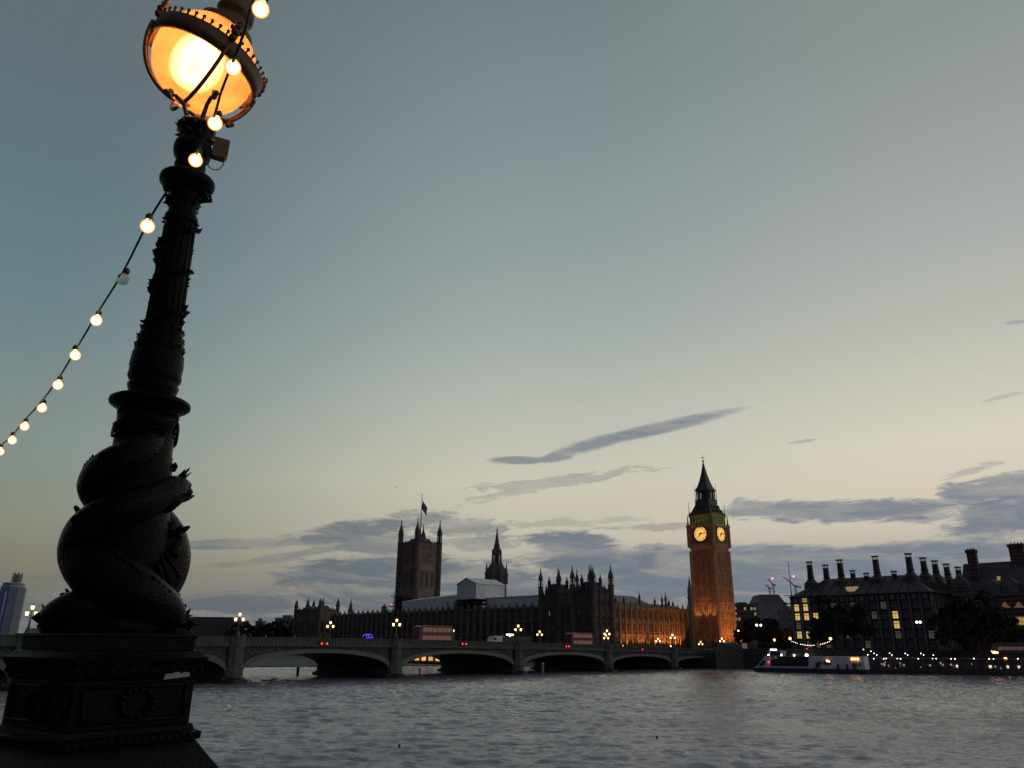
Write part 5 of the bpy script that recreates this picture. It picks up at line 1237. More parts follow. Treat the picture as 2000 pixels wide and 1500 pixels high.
s, z = bz(1505, 1269.5); b.box(s - .9, s + .9, 3, 3.3, z - .1, z + .25); b.build('deck_light', LAMPW, bo)
b = MB(); s, z = bz(1501, 1293); b.ball((s, .15, z), .24, 8, 6); b.build('port_light', LAMPR, bo)
b = MB(); s, z = bz(1503, 1272); b.lathe(s, 4, [(z, .12), (z + 2.6, .05)], 6); b.tube([(s, 4, z + 2.2), (s + 9, 4, z + 1.8)], .06, 4); b.build('mast', BLACK, bo)
for px in (1595, 1637, 1669, 1655): b = MB(); s, z = bz(px, 1302); b.lathe(s, -.1, [(z - .7, .1), (z - .5, .28), (z + .5, .28), (z + .7, .1)], 8); b.build('fender', BLACK, bo)

# stakes in the river, buoys
def stake(px, pt, pb, m, label, r=.16):
    q = atZ(px, pb, 0.0); zt2 = hz(px, pt, float(q[1])); o = MB().lathe(0, 0, [(-2, r), (zt2 * .8, r), (zt2 * .81, r * 1.4), (zt2, r * 1.2)], 8).build('mooring_post', m, None, None, (q[0], q[1], 0)); tag(o, label, 'post', 'posts standing in the river')
stake(581, 1303, 1319, BLACK, 'dark post in the water under the first arch right of the fish lamp', .3)
stake(819.5, 1305, 1317, WOOD, 'thin post in the water under the second arch')
stake(1060, 1294, 1315, PALE, 'pale post standing at the water edge before the third arch', .3)
for px, py, w in ((1283, 1440.5, 'right'), (780, 1457.5, 'left')):
    q = atZ(px, py, 0.0); b = MB(); b.lathe(0, 0, [(-.1, .05), (-.03, .10), (.06, .09), (.08, .04), (.11, .02)], 10)
    o = b.build('small_float', BLACK, None, None, (q[0], q[1], .03)); tag(o, 'tiny dark float bobbing on the open water, %s one of two' % w, 'float', 'dark floats on the water')
# aeroplane
q = atY(773, 951, 7800.); ap = empty('airliner', (float(q[0]), float(q[1]), float(q[2])), rad(-14), 'tiny distant airliner in the sky above the square tower', 'aeroplane')
ap.rotation_euler = (rad(8), rad(6), rad(-10))
b = MB(); b.tube([(-19, 0, .4), (-17, 0, .8), (-10, 0, .2), (12, 0, 0), (17, 0, -.3), (19, 0, -.8)], [.4, 1.3, 2.1, 2.1, 1.6, .3], 12); b.build('fuselage', mat('airliner_grey', (.3, .3, .32), .5), ap)
b = MB(); b.add([(3, 0, -.6), (-3, 0, -.6), (-9, 18, 1.2), (-6.5, 18, 1.2), (3, 0, -.2), (-3, 0, -.2), (-9, 18, 1.4), (-6.5, 18, 1.4)], [(0, 1, 2, 3), (7, 6, 5, 4), (0, 4, 5, 1), (1, 5, 6, 2), (2, 6, 7, 3), (3, 7, 4, 0)])
b.add([(3, 0, -.6), (-3, 0, -.6), (-9, -18, 1.2), (-6.5, -18, 1.2), (3, 0, -.2), (-3, 0, -.2), (-9, -18, 1.4), (-6.5, -18, 1.4)], [(0, 1, 2, 3), (7, 6, 5, 4), (0, 4, 5, 1), (1, 5, 6, 2), (2, 6, 7, 3), (3, 7, 4, 0)]); b.build('wing', MT['airliner_grey'], ap)
b = MB(); b.prism([(-18.5, .5), (-14, .5), (-17.5, 7.5), (-19.5, 7.5)], -.2, .2, axis='y'); b.build('tail_fin', MT['airliner_grey'], ap)

# ------------------------------------------------------------------ the fish lamp in the foreground
LX, LY = lampX, lampY
ln = Vector((LX, LY, 0)).normalized(); lr = Vector((ln.y, -ln.x, 0))        # away from camera, and to the right
def lpp(px, py, d=0.0):                                                    # point in the upright plane through the lamp's axis, d metres nearer the viewer
    r = ray(px, py); k = ((LX * ln.x + LY * ln.y) - d) / (r[0] * ln.x + r[1] * ln.y); p = CAM + r * k
    return Vector((float(p[0]) - LX, float(p[1]) - LY, float(p[2]) - PZ))
def axpx(py): return 292 + .164 * (790 - py)
def ax0(py):                                                                # pixel column of the real axis at this row
    lo, hi = 0, 700
    for _ in range(40):
        mid = (lo + hi) / 2
        if lpp(mid, py).dot(lr) < 0: lo = mid
        else: hi = mid
    return lo
def lz(py): return lpp(ax0(py), py).z
def dep(py, d=0.0):
    p = lpp(ax0(py), py, d); q = np.array([p.x + LX, p.y + LY, p.z + PZ]) - CAM; return float(q @ FW)
def lrad(py, hw_): return hw_ * dep(py) / FPX
fl_ = empty('fish_lamp', (LX, LY, PZ), 0, 'ornate black cast-iron lamp post with two entwined fish, lit globe on top', 'street lamp')
# plinth, square, turned along the river wall
def sqprof(bm, rows): bm.lathe(0, 0, [(lz(py), lrad(py, hw_) / 1.366 * math.sqrt(2)) for py, hw_ in rows], 4, PI / 4 + LA, False)
b = MB(); zb = CAM_Z - .72 - PZ
b.lathe(0, 0, [(zb, .74), (lz(1500) - .02, .635), (lz(1480), .40 * 1.414), (lz(1455), .36 * 1.414), (lz(1446), .345 * 1.414), (lz(1444), .362 * 1.414), (lz(1430), .365 * 1.414), (lz(1425), .335 * 1.414), (lz(1415), .33 * 1.414), (lz(1412), .315 * 1.414), (lz(1325), .315 * 1.414),
               (lz(1318), .33 * 1.414), (lz(1300), .34 * 1.414), (lz(1290), .352 * 1.414), (lz(1283), .357 * 1.414), (lz(1278), .34 * 1.414), (lz(1270), .32 * 1.414), (lz(1268), .30 * 1.414), (lz(1246), .30 * 1.414), (lz(1243), .31 * 1.414), (lz(1238), .305 * 1.414), (lz(1234), .28 * 1.414), (lz(1222), .24 * 1.414)], 4, PI / 4 + LA, False)
pl = b.build('plinth', IRON, fl_)
b = MB()                                                                    # raised panels and wreath on the plinth faces
for f_ in range(4):
    a = LA + f_ * PI / 2; nx, ny = math.cos(a - PI / 2), math.sin(a - PI / 2); tx, ty = math.cos(a), math.sin(a); R0 = .315
    za_, zb_ = lz(1400), lz(1335)
    def PP(u, z, o_): return (nx * (R0 + o_) + tx * u, ny * (R0 + o_) + ty * u, z)
    for (u0, z0_), (u1, z1_) in (((-.27, za_), (.27, za_)), ((.27, za_), (.27, zb_)), ((.27, zb_), (-.27, zb_)), ((-.27, zb_), (-.27, za_))): b.tube([PP(u0, z0_, .006), PP(u1, z1_, .0)], .011, 6, True)
    for k in range(14): aa_ = 2 * PI * k / 14; b.ball(PP(.085 * math.cos(aa_), (za_ + zb_) / 2 + .06 * math.sin(aa_), .01), .018, 6, 5)
    for k in range(13): b.ball(PP(-.33 + .055 * k, lz(1308), .02), .014, 6, 5)
    for k in range(17): b.ball(PP(-.34 + .0425 * k, lz(1436), .048), .014, 6, 5)
b.build('plinth_relief', IRON, pl)
b = MB(); a = LA + PI / 2; nx, ny = math.cos(a - PI / 2), math.sin(a - PI / 2); tx, ty = math.cos(a), math.sin(a)
u0 = .13; z0_ = lz(1321)
vs = []
for u, z in ((.02, 0), (.17, .012), (.17, .032), (.10, .036), (.03, .026)): vs.append((nx * .333 + tx * u + tx * .1, ny * .333 + ty * u + ty * .1, z0_ - .01 + z))
vs += [(x + nx * .003, y + ny * .003, z) for x, y, z in vs]
b.add(vs, [(0, 1, 2, 3, 4), (9, 8, 7, 6, 5)] + [(i, (i + 1) % 5, (i + 1) % 5 + 5, i + 5) for i in range(5)]); b.build('torn_sticker', mat('sticker', (.34, .28, .28), .8), pl)
# core of the column (round parts)
core = [(1246, 100), (1225, 104), (1205, 96), (1185, 82), (1150, 74), (1090, 78), (1030, 72), (985, 66), (940, 62), (905, 58), (880, 54), (862, 54), (845, 53), (830, 54), (818, 55), (808, 56), (802, 60), (798, 68), (794, 73), (790, 74), (786, 73), (783, 68), (780, 50), (772, 46), (768, 42), (765, 44), (756, 47), (752, 42), (746, 46),
        (738, 49), (730, 47.5), (715, 48.5), (695, 47), (690, 42), (686, 45), (678, 45.5), (674, 41), (668, 43), (660, 41), (656, 36), (650, 38), (645, 39), (640, 34), (634, 32), (620, 31.5), (560, 30.5), (500, 29), (450, 27), (440, 28), (434, 31), (425, 30), (420, 26), (408, 25.5), (400, 29), (392, 29), (388, 26), (382, 30), (374, 38), (366, 46), (362, 50), (357, 51), (353, 50), (350, 45), (348, 31), (340, 30), (332, 28), (326, 29), (318, 27), (312, 28), (308, 33), (300, 35), (290, 35), (284, 33), (280, 27), (272, 28), (264, 28), (259, 34), (252, 36), (247, 31), (243, 22)]
SH = []
for seg, nm, nsides in (((1246, 818), 'body_core', 28), ((818, 772), 'collar', 40), ((772, 640), 'urn', 32), ((640, 400), 'shaft', 32), ((400, 348), 'capital', 36), ((348, 243), 'neck', 28)):
    rows = [(p_, w_) for p_, w_ in core if seg[1] <= p_ <= seg[0]]
    b = MB(); b.lathe(0, 0, [(lz(p_) + (.0005 if i else 0), lrad(p_, w_) * 1.0) for i, (p_, w_) in enumerate(rows)], nsides); b.build(nm, IRON, fl_)
# flutes, spiralling garland and leaves
def cone(bm, c, dirv, L, r, flat=.45, bend=.0):
    c = Vector(c); dirv = Vector(dirv).normalized(); e = c + dirv * L + Vector((0, 0, bend)); mid = c + dirv * L * .55 + Vector((0, 0, bend * .2))
    bm.tube([tuple(c), tuple(c + dirv * L * .3), tuple(mid), tuple(e)], [r * .7, r, r * .7, r * .06], 6, True, flat)
def axr(py):  # radius of the core at a row
    for (a, ra), (c, rc) in zip(core[:-1], core[1:]):
        if c <= py <= a: return lrad(py, ra + (rc - ra) * (a - py) / max(a - c, 1e-6))
    return .08
b = MB()
for k in range(16):
    a = 2 * PI * k / 16; pts_ = []
    for py in (636, 560, 500, 445): r = axr(py) - .001; pts_.append((r * math.cos(a), r * math.sin(a), lz(py)))
    b.tube(pts_, .006, 5)
b.build('flute', IRON, fl_)
b = MB(); rl = random.Random(3); nst = 120; prev = []
for k in range(nst + 1):
    f_ = k / nst; py = 640 - 205 * f_; a = -2.2 + f_ * 2.55 * 2 * PI; r = axr(min(py, 639)) + .006; p_ = Vector((r * math.cos(a), r * math.sin(a), lz(py))); prev.append(tuple(p_))
    if k % 2 == 0 and k < nst:
        out = Vector((math.cos(a), math.sin(a), rl.uniform(-.3, .5))); tang = Vector((-math.sin(a), math.cos(a), .35))
        cone(b, p_, out * rl.uniform(.5, 1) + tang * rl.uniform(-.8, .8), rl.uniform(.025, .045), .021, .6, rl.uniform(-.01, .02))
b.tube(prev, .017, 6); b.build('garland', IRON, fl_)
b = MB()
def ring_leaves(bm, py, n, L, r, up, w=.5, jit=.25, rr=None):
    R = (rr if rr else axr(py))
    for k in range(n):
        a = 2 * PI * k / n + .2; cone(bm, (R * .93 * math.cos(a), R * .93 * math.sin(a), lz(py)), (math.cos(a), math.sin(a), up), L * rl.uniform(1 - jit, 1 + jit), r, w, .006)
for py, n, L, r, up in ((436, 12, .035, .018, -.4), (648, 14, .022, .02, .6), (655, 14, .022, .016, -.5), (664, 14, .02, .02, .2), (683, 14, .025, .018, .9), (692, 8, .03, .018, 1.4), (742, 16, .014, .018, -.2), (720, 16, .012, .02, -.3), (375, 14, .03, .018, -1.0), (394, 12, .025, .016, .2), (404, 10, .02, .014, -.6), (820, 14, .014, .018, -1.2), (297, 12, .01, .016, 0), (318, 10, .012, .016, 0)):
    ring_leaves(b, py, n, L, r, up)
b.build('acanthus_leaves', IRON, fl_)
b = MB()                                                                    # hanging swags under the collar
for a0 in np.linspace(0, 2 * PI, 5)[:-1]:
    for j in range(4):
        pts_ = []
        for k in range(9):
            f_ = k / 8.; a = a0 + f_ * PI / 2; drop = (.05 + .025 * j) * math.sin(PI * f_); r = axr(840) + .012; pts_.append((r * math.cos(a), r * math.sin(a), lz(822) - drop))
        b.tube(pts_, .008, 5)
b.build('drapery_swag', IRON, fl_)
for px_, py_, sz_ in ((304, 512, 10), (300, 498, 8), (296, 580, 11), (302, 566, 8), (373, 492, 9), (366, 556, 10), (360, 630, 12), (364, 612, 9), (350, 652, 8), (268, 697, 9), (354, 664, 7), (352, 690, 7), (405, 392, 9), (322, 392, 7), (384, 440, 8), (322, 446, 7), (345, 832, 9), (241, 836, 7), (286, 655, 7), (318, 366, 6), (413, 376, 6), (300, 620, 5), (78, 1208, 13), (98, 1194, 11), (128, 1174, 13), (370, 1214, 14), (358, 1190, 13), (350, 1172, 11), (376, 1226, 11), (80, 1222, 10), (150, 1168, 9), (362, 1236, 10), (95, 1232, 11), (330, 1222, 12), (345, 915, 7), (352, 1040, 8), (140, 1024, 5)):
    sz_ *= 1.45; b = MB(); c0_ = lpp(px_, py_, .015); sg_ = 1 if px_ > ax0(py_) else -1; k_ = dep(py_) / FPX
    for q_ in range(9):
        dv = lr * sg_ * rl.uniform(.2, 1.0) + Vector((0, 0, rl.uniform(-.7, 1.0))) - ln * rl.uniform(-.3, .8)
        cone(b, c0_ - lr * sg_ * sz_ * k_ * .65 + Vector((0, 0, rl.uniform(-.6, .6) * sz_ * k_)), dv, sz_ * k_ * rl.uniform(.75, 1.25), sz_ * k_ * .50, .6, .004)
    b.build('leaf_clump', IRON, fl_)
# two fish as tapering swept bodies (pixel path, depth towards viewer, radius in px)
def sweep(rows, nm, m=SCALE, n=22, flat=1.0, sub=6):
    P = [lpp(px, py, d) for px, py, d, r in rows]; Rr = [r * dep(py, d) / FPX for px, py, d, r in rows]; pts_, rs_ = [], []
    for i in range(len(P) - 1):
        p0_, p1_, p2_, p3_ = P[max(i - 1, 0)], P[i], P[i + 1], P[min(i + 2, len(P) - 1)]
        for k in range(sub):
            t_ = k / sub; pts_.append(tuple(.5 * ((2 * p1_) + (p2_ - p0_) * t_ + (2 * p0_ - 5 * p1_ + 4 * p2_ - p3_) * t_ ** 2 + (3 * p1_ - p0_ - 3 * p2_ + p3_) * t_ ** 3))); rs_.append(Rr[i] * (1 - t_) + Rr[i + 1] * t_)
    pts_.append(tuple(P[-1])); rs_.append(Rr[-1]); b_ = MB(); b_.tube(pts_, rs_, n, True, flat); return b_.build(nm, m, fl_)
fa = sweep([(352, 1212, .10, 12), (336, 1200, .14, 30), (308, 1182, .17, 42), (262, 1158, .20, 54), (205, 1120, .14, 60), (180, 1078, .04, 59), (188, 1040, .10, 54), (228, 1003, .17, 44), (272, 985, .18, 36), (312, 968, .13, 29), (340, 955, .06, 27), (356, 951, .03, 21), (367, 951, .02, 11), (372, 953, .02, 4)], 'fish')
fb_ = sweep([(88, 1205, .03, 10), (104, 1200, .08, 24), (140, 1192, .12, 36), (190, 1186, .10, 46), (250, 1170, -.02, 56), (296, 1130, -.08, 60), (312, 1085, -.10, 58), (302, 1040, -.13, 50), (262, 1005, -.14, 46), (222, 975, -.10, 46), (207, 946, .0, 50), (222, 918, .09, 44), (252, 896, .12, 38), (280, 872, .10, 34), (298, 846, .05, 30), (306, 822, .0, 22)], 'fish')
def scutes(rows, off, par_):
    P = [(lpp(px, py, d), r * dep(py, d) / FPX) for px, py, d, r in rows]
    for i in range(1, len(P) - 2):
        for q_ in range(4):
            t_ = q_ / 4.; c0_ = P[i][0].lerp(P[i + 1][0], t_); r0__ = P[i][1] * (1 - t_) + P[i + 1][1] * t_; tg = (P[i + 1][0] - P[i][0]).normalized()
            o_ = (-ln * .75 + Vector((0, 0, .75)) + lr * off); o_ = (o_ - tg * o_.dot(tg)).normalized()
            bb = MB(); cone(bb, c0_ + o_ * r0__ * .93, o_ * .6 + tg * .9, r0__ * .30, r0__ * .14, .5); bb.build('scute', IRON, par_)
            o2_ = (-ln * .95 - Vector((0, 0, .3)) + lr * off); o2_ = (o2_ - tg * o2_.dot(tg)).normalized()
            bb = MB(); cone(bb, c0_ + o2_ * r0__ * .94, o2_ * .35 + tg * .9, r0__ * .24, r0__ * .10, .5); bb.build('scute', IRON, par_)
scutes([(336, 1200, .14, 30), (308, 1182, .17, 42), (262, 1158, .20, 54), (205, 1120, .14, 60), (180, 1078, .04, 59), (188, 1040, .10, 54), (228, 1003, .17, 44), (272, 985, .18, 36), (312, 968, .13, 29), (342, 955, .06, 24)], 0, fa)
scutes([(140, 1192, .12, 36), (190, 1186, .10, 46), (222, 975, -.10, 46), (207, 946, .0, 50), (222, 918, .09, 44), (252, 896, .12, 38), (280, 872, .10, 34), (298, 846, .05, 30)][2:], 0, fb_)
NF = [0]
def fin(bm, a, c, w0, w1, d0=0., d1=0., flat=.28, mid=None):
    A, C = lpp(a[0], a[1], d0), lpp(c[0], c[1], d1); s_ = dep(a[1]) / FPX; M_ = (A + C) / 2 + (Vector(mid) * s_ if mid else Vector((0, 0, 0)))
    bm = MB(); bm.tube([tuple(A), tuple(A.lerp(M_, .6)), tuple(M_), tuple(M_.lerp(C, .6)), tuple(C)], [w0 * s_ * 1.3, w0 * s_ * 1.4, (w0 + w1) / 2 * s_ * 1.4, (w0 * .35 + w1 * .65) * s_ * 1.4, w1 * s_], 8, True, min(1, flat * 1.3))
    bm.build('fin', IRON, fa if a[0] > 220 else fb_)
# upper right: crest fin, beak with lower jaw
fin(b, (352, 936), (371, 913), 9, 1.5, .04, .03); fin(b, (352, 940), (374, 922), 6, 1.2, .05, .03); fin(b, (350, 934), (362, 917), 6, 1.2, .02, .02)
fin(b, (318, 985), (380, 968), 17, 1.5, .10, .02, .5); fin(b, (322, 994), (352, 978), 12, 6, .10, .05, .5); fin(b, (345, 958), (376, 962), 15, 3, .05, .02, .7)
fin(b, (330, 1045), (371, 1028), 11, 3.5, .0, .0, .5, (0, 0, -3)); fin(b, (322, 1040), (343, 1017), 9, 5, .02, .02, .4); fin(b, (338, 1044), (330, 1014), 8, 3, .02, .02, .4); fin(b, (345, 1050), (352, 1036), 10, 5, .0, .0, .6)
fin(b, (152, 1040), (138, 1013), 7, 1.2, .0, .0, .5); fin(b, (158, 1006), (146, 988), 6, 3, .0, .0, .6); fin(b, (182, 915), (176, 906), 7, 2, .0, .0, .6); fin(b, (190, 912), (186, 903), 6, 2)
fin(b, (330, 905), (338, 896), 7, 1.5); fin(b, (334, 912), (343, 903), 6, 1.5); fin(b, (332, 922), (344, 918), 5, 1.5); fin(b, (330, 896), (333, 892), 6, 2)
fin(b, (135, 1170), (117, 1160), 10, 1.5, .02, .0, .5, (0, 0, 2)); fin(b, (140, 1180), (124, 1168), 12, 5, .03, .0, .5); fin(b, (128, 1184), (146, 1174), 14, 8, .03, .03, .5)
fin(b, (110, 1200), (62, 1207), 20, 3, .05, .04, .5); fin(b, (105, 1215), (72, 1224), 16, 3, .05, .04, .5); fin(b, (112, 1192), (84, 1192), 10, 5, .05, .04, .5)
for k in range(7): fin(b, (335, 1205), (352 + k * 6, 1166 + k * 9 + (k % 2) * 2), 8, 1.6, .06, .02, .35)
fin(b, (340, 1215), (387, 1221), 13, 2, .05, .0, .4); fin(b, (330, 1222), (375, 1234), 12, 3, .06, .02, .4); fin(b, (325, 1230), (352, 1240), 10, 4, .08, .05, .5)
fin(b, (320, 1085), (345, 1060), 22, 14, .02, -.02, .5); fin(b, (298, 1100), (322, 1155), 14, 7, .12, .08, .35); fin(b, (305, 1085), (336, 1150), 12, 4, .10, .05, .35); fin(b, (310, 1070), (352, 1130), 12, 4, .07, .02, .35)
fin(b, (140, 1165), (128, 1150), 8, 4); fin(b, (318, 850), (342, 842), 9, 4, .0, .0, .5); fin(b, (322, 860), (330, 880), 10, 4, .03, .0, .5)
b = MB()
for k in range(46):
    a = k * 2.399; r = .22 + .05 * math.sin(k * 1.7); b.ball((r * math.cos(a), r * math.sin(a), lz(1232) + .02 * math.sin(k * 2.1)), .045 + .02 * math.sin(k * 3.3), 8, 6)
b.build('shell_mound', IRON, fl_)
for px, py, nm in ((322, 1178, 1), (128, 1194, 2)):
    b = MB(); c_ = lpp(px, py, .2); b.ball(tuple(c_), .022, 10, 8); b.build('fish_eye', IRON, fa if nm == 1 else fb_)

# ---- lantern globe
ZC = lz(124); R_ = .335; ZBOT = ZC - .345
TILT = Matrix.Translation((-.01 * lr.x, -.01 * lr.y, ZC)) @ Matrix.Rotation(rad(18), 4, ln) @ Matrix.Rotation(rad(9), 4, lr) @ Matrix.Translation((0, 0, -ZC))
lan_parts = []
RING_Z = ZC
gm = bpy.data.materials.new('lantern_glass'); gm.use_nodes = True; t_ = gm.node_tree; t_.nodes.clear(); gg = G(t_)
tr = gg.n('ShaderNodeBsdfTransparent'); tr.inputs[0].default_value = (1, .85, .62, 1)
tl = gg.n('ShaderNodeBsdfTranslucent'); tl.inputs[0].default_value = (1., .47, .16, 1)
gl = gg.n('ShaderNodeBsdfGlossy'); gl.inputs['Roughness'].default_value = .08; gl.inputs[0].default_value = (1, .9, .8, 1)
nz_ = gg.noise(gg.n('ShaderNodeTexCoord').outputs['Object'], 6, 4, .6); f1_ = gg.ss(nz_, .3, .7, .42, .62)
m1 = gg.n('ShaderNodeMixShader'); t_.links.new(f1_, m1.inputs[0]); t_.links.new(tr.outputs[0], m1.inputs[1]); t_.links.new(tl.outputs[0], m1.inputs[2])
fr = gg.n('ShaderNodeFresnel'); fr.inputs[0].default_value = 1.45
m2 = gg.n('ShaderNodeMixShader'); t_.links.new(fr.outputs[0], m2.inputs[0]); t_.links.new(m1.outputs[0], m2.inputs[1]); t_.links.new(gl.outputs[0], m2.inputs[2])
ou = gg.n('ShaderNodeOutputMaterial'); t_.links.new(m2.outputs[0], ou.inputs[0])
def open_lathe(prof, n, nm, m, parent):
    vs = [(r * math.cos(2 * PI * i / n), r * math.sin(2 * PI * i / n), z) for z, r in prof for i in range(n)]
    fs = [(k * n + i, k * n + (i + 1) % n, (k + 1) * n + (i + 1) % n, (k + 1) * n + i) for k in range(len(prof) - 1) for i in range(n)]
    return MB().add(vs, fs, True).build(nm, m, parent)
def gr(z):                                                                  # profile of the pear-shaped globe
    f_ = (RING_Z - z) / (RING_Z - ZBOT)
    return R_ * math.sqrt(max(0.0, 1 - max(f_, 0) ** 2.3)) if f_ >= 0 else R_ * math.sqrt(max(0.0, 1 - (-f_ * .95) ** 2))
prof = [(ZBOT + .004 + (RING_Z - ZBOT) * (1 - math.cos(PI / 2 * k / 16)), gr(ZBOT + .004 + (RING_Z - ZBOT) * (1 - math.cos(PI / 2 * k / 16)))) for k in range(17)] + [(RING_Z + .29 * k / 9, R_ * math.sqrt(1 - (.88 * k / 9.) ** 2)) for k in range(1, 10)]
lan_parts.append(open_lathe(prof, 48, 'glass_globe', gm, fl_))
zcap = RING_Z + .29
im = bpy.data.materials.new('added_glow_shell'); im.use_nodes = True; t_ = im.node_tree; t_.nodes.clear(); gg = G(t_)  # added glowing shell that softens the bulb's bright core inside the globe
lw = gg.n('ShaderNodeLayerWeight'); lw.inputs[0].default_value = .5
fc = gg.m('POWER', gg.m('SUBTRACT', 1.0, lw.outputs['Facing']), 2.2)
e_ = gg.n('ShaderNodeEmission'); e_.inputs[0].default_value = (1, .70, .40, 1); e_.inputs[1].default_value = 6.5
tr2 = gg.n('ShaderNodeBsdfTransparent'); m3_ = gg.n('ShaderNodeMixShader'); t_.links.new(fc, m3_.inputs[0]); t_.links.new(tr2.outputs[0], m3_.inputs[1]); t_.links.new(e_.outputs[0], m3_.inputs[2])
ou2 = gg.n('ShaderNodeOutputMaterial'); t_.links.new(m3_.outputs[0], ou2.inputs[0])
icx = -.045 * lr
def ilathe(prof_, nm, m_):
    bb = MB(); bb.lathe(icx.x, icx.y, prof_, 28); lan_parts.append(bb.build(nm, m_, fl_))
ilathe([(ZC - .24 + .42 * (1 - math.cos(PI * k / 16)) / 2, max(.005, .175 * math.sin(PI * k / 16) ** .8)) for k in range(17)], 'glow_shell', im)
b = MB(); b.lathe(icx.x, icx.y, [(ZC - .19, .02), (ZC - .17, .05), (ZC - .10, .085), (ZC + .0, .10), (ZC + .10, .09), (ZC + .14, .04)], 16); lan_parts.append(b.build('lamp_bulb', COREB, fl_))
b = MB(); b.lathe(0, 0, [(zcap - .04, R_ * .60), (zcap + .02, R_ * .56), (zcap + .06, .13), (zcap + .12, .105), (zcap + .14, .13), (zcap + .2, .12), (zcap + .3, .07), (zcap + .45, .03), (zcap + .6, .01)], 24); b.lathe(0, 0, [(ZC + .15, .02), (zcap, .02)], 8); lan_parts.append(b.build('lantern_cap', BRASS, fl_))
pl_ = bpy.data.lights.new('lamp_glow', 'POINT'); pl_.energy = 7; pl_.color = (1, .5, .16); pl_.shadow_soft_size = .1; po = bpy.data.objects.new('lamp_glow', pl_); COL.objects.link(po); po.location = (LX, LY, PZ + ZC - .02)
# crown ring with cresting
b = MB(); RO = R_ + .02; zt0_, zb0_ = RING_Z + .06, RING_Z - .055
n = 64
vs = []; 
for i in range(n):
    a = 2 * PI * i / n
    for r, z in ((RO, zb0_), (RO + .022, zb0_), (RO + .026, zt0_), (RO, zt0_)): vs.append((r * math.cos(a), r * math.sin(a), z))
fs = []
for i in range(n):
    j = (i + 1) % n
    for k in range(4): fs.append((i * 4 + k, j * 4 + k, j * 4 + (k + 1) % 4, i * 4 + (k + 1) % 4))
b.add(vs, fs, True)
for k in range(44):
    a = 2 * PI * k / 44; x, y = (RO + .018) * math.cos(a), (RO + .018) * math.sin(a); b.tube([(x, y, zt0_ - .01), (x * 1.005, y * 1.005, zt0_ + .022)], .007, 5); b.ball((x * 1.01, y * 1.01, zt0_ + .03), .0125, 6, 5)
lan_parts.append(b.build('crown_ring', BRASS, fl_))
ANG0 = math.atan2(ln.y, ln.x)
for k in range(4):
    a = ANG0 + PI + .36 + k * PI / 2; ca, sa_ = math.cos(a), math.sin(a)
    z = zt0_ + .01; b = MB()
    for q_, (dx, dz, r) in enumerate(((0, .0, .026), (0, .04, .03), (.03, .06, .018), (-.03, .06, .018), (0, .085, .022), (.015, .11, .014), (-.015, .11, .014), (0, .13, .012))):
        b.ball((ca * (RO + .03) - sa_ * dx, sa_ * (RO + .03) + ca * dx, z + dz), r, 8, 6)
    lan_parts.append(b.build('crown_finial', BRASS, fl_))
for k in range(4):
    a = ANG0 + PI + .36 + k * PI / 2; ca, sa_ = math.cos(a), math.sin(a); b = MB()
    pts_ = []
    for j in range(15):
        f_ = j / 14.; z = zb0_ + .06 - (RING_Z - ZBOT + .03) * math.sin(f_ * PI / 2) ** 1.0; r = (RO + .034) * max(0.0, math.cos(f_ * PI / 2 * .93)) ** .85; pts_.append((r * ca, r * sa_, z))
    b.tube(pts_, .013, 8)
    pts_ = []
    for j in range(15):
        f_ = j / 14.; z = zb0_ - (RING_Z - ZBOT - .03) * math.sin(f_ * PI / 2); r = (RO + .004) * math.cos(f_ * PI / 2 * .93); pts_.append((r * ca, r * sa_, z))
    b.tube(pts_, .008, 8)
    lan_parts.append(b.build('strap', BRASS, fl_))
    r0_ = .06; b = MB()                                                      # scrolled bracket at the foot
    b.tube([(r0_ * ca, r0_ * sa_, lz(252)), (r0_ * 1.25 * ca, r0_ * 1.25 * sa_, lz(236)), (.11 * ca, .11 * sa_, lz(218)), (.165 * ca, .165 * sa_, lz(210)), (.20 * ca, .20 * sa_, lz(214))], [.015, .015, .014, .013, .016], 8)
    for dz, dr in ((0, .21), (.018, .20), (-.018, .205), (0, .228)): b.ball((dr * ca, dr * sa_, lz(212) + dz), .02, 8, 6)
    b.build('scroll_bracket', BRASS, fl_)
for o_ in lan_parts: o_.matrix_local = TILT
b = MB()
for k in range(10): a = 2 * PI * k / 10; b.ball((.10 * math.cos(a), .10 * math.sin(a), lz(250)), .022, 8, 6); cone(b, (.08 * math.cos(a), .08 * math.sin(a), lz(262)), (math.cos(a), math.sin(a), .6), .07, .022); cone(b, (.08 * math.cos(a + .3), .08 * math.sin(a + .3), lz(268)), (math.cos(a + .3), math.sin(a + .3), -.2), .05, .02)
b.build('socket_leaves', BRASS, fl_)
# junction box strapped to the neck
ax, c_ = ax0(292), lpp(430, 292, .0); ux = lr
b = MB(); s_ = dep(292) / FPX; w_, h_, dd = 15 * s_, 21 * s_, .03
vs = []
for sy in (-1, 1):
    for px_, pz_ in ((-1, -1), (.7, -1.05), (1, -.7), (1.05, .85), (.85, 1), (-.9, 1)): q = c_ + ux * (px_ * w_) + ln * (sy * dd) + Vector((0, 0, pz_ * h_)); vs.append(tuple(q))
b.add(vs, [tuple(range(6)), tuple(reversed(range(6, 12)))] + [(i, (i + 1) % 6, (i + 1) % 6 + 6, i + 6) for i in range(6)])
b.tube([tuple(lpp(395, 285)), tuple(c_ - ux * w_ * .8 + Vector((0, 0, h_ * .5)))], .012, 6); b.tube([tuple(lpp(390, 300)), tuple(c_ - ux * w_ * .8 - Vector((0, 0, h_ * .4)))], .012, 6)
b.build('junction_box', mat('box_brown', (.10, .06, .035), .6, .0, .3, 20), fl_)
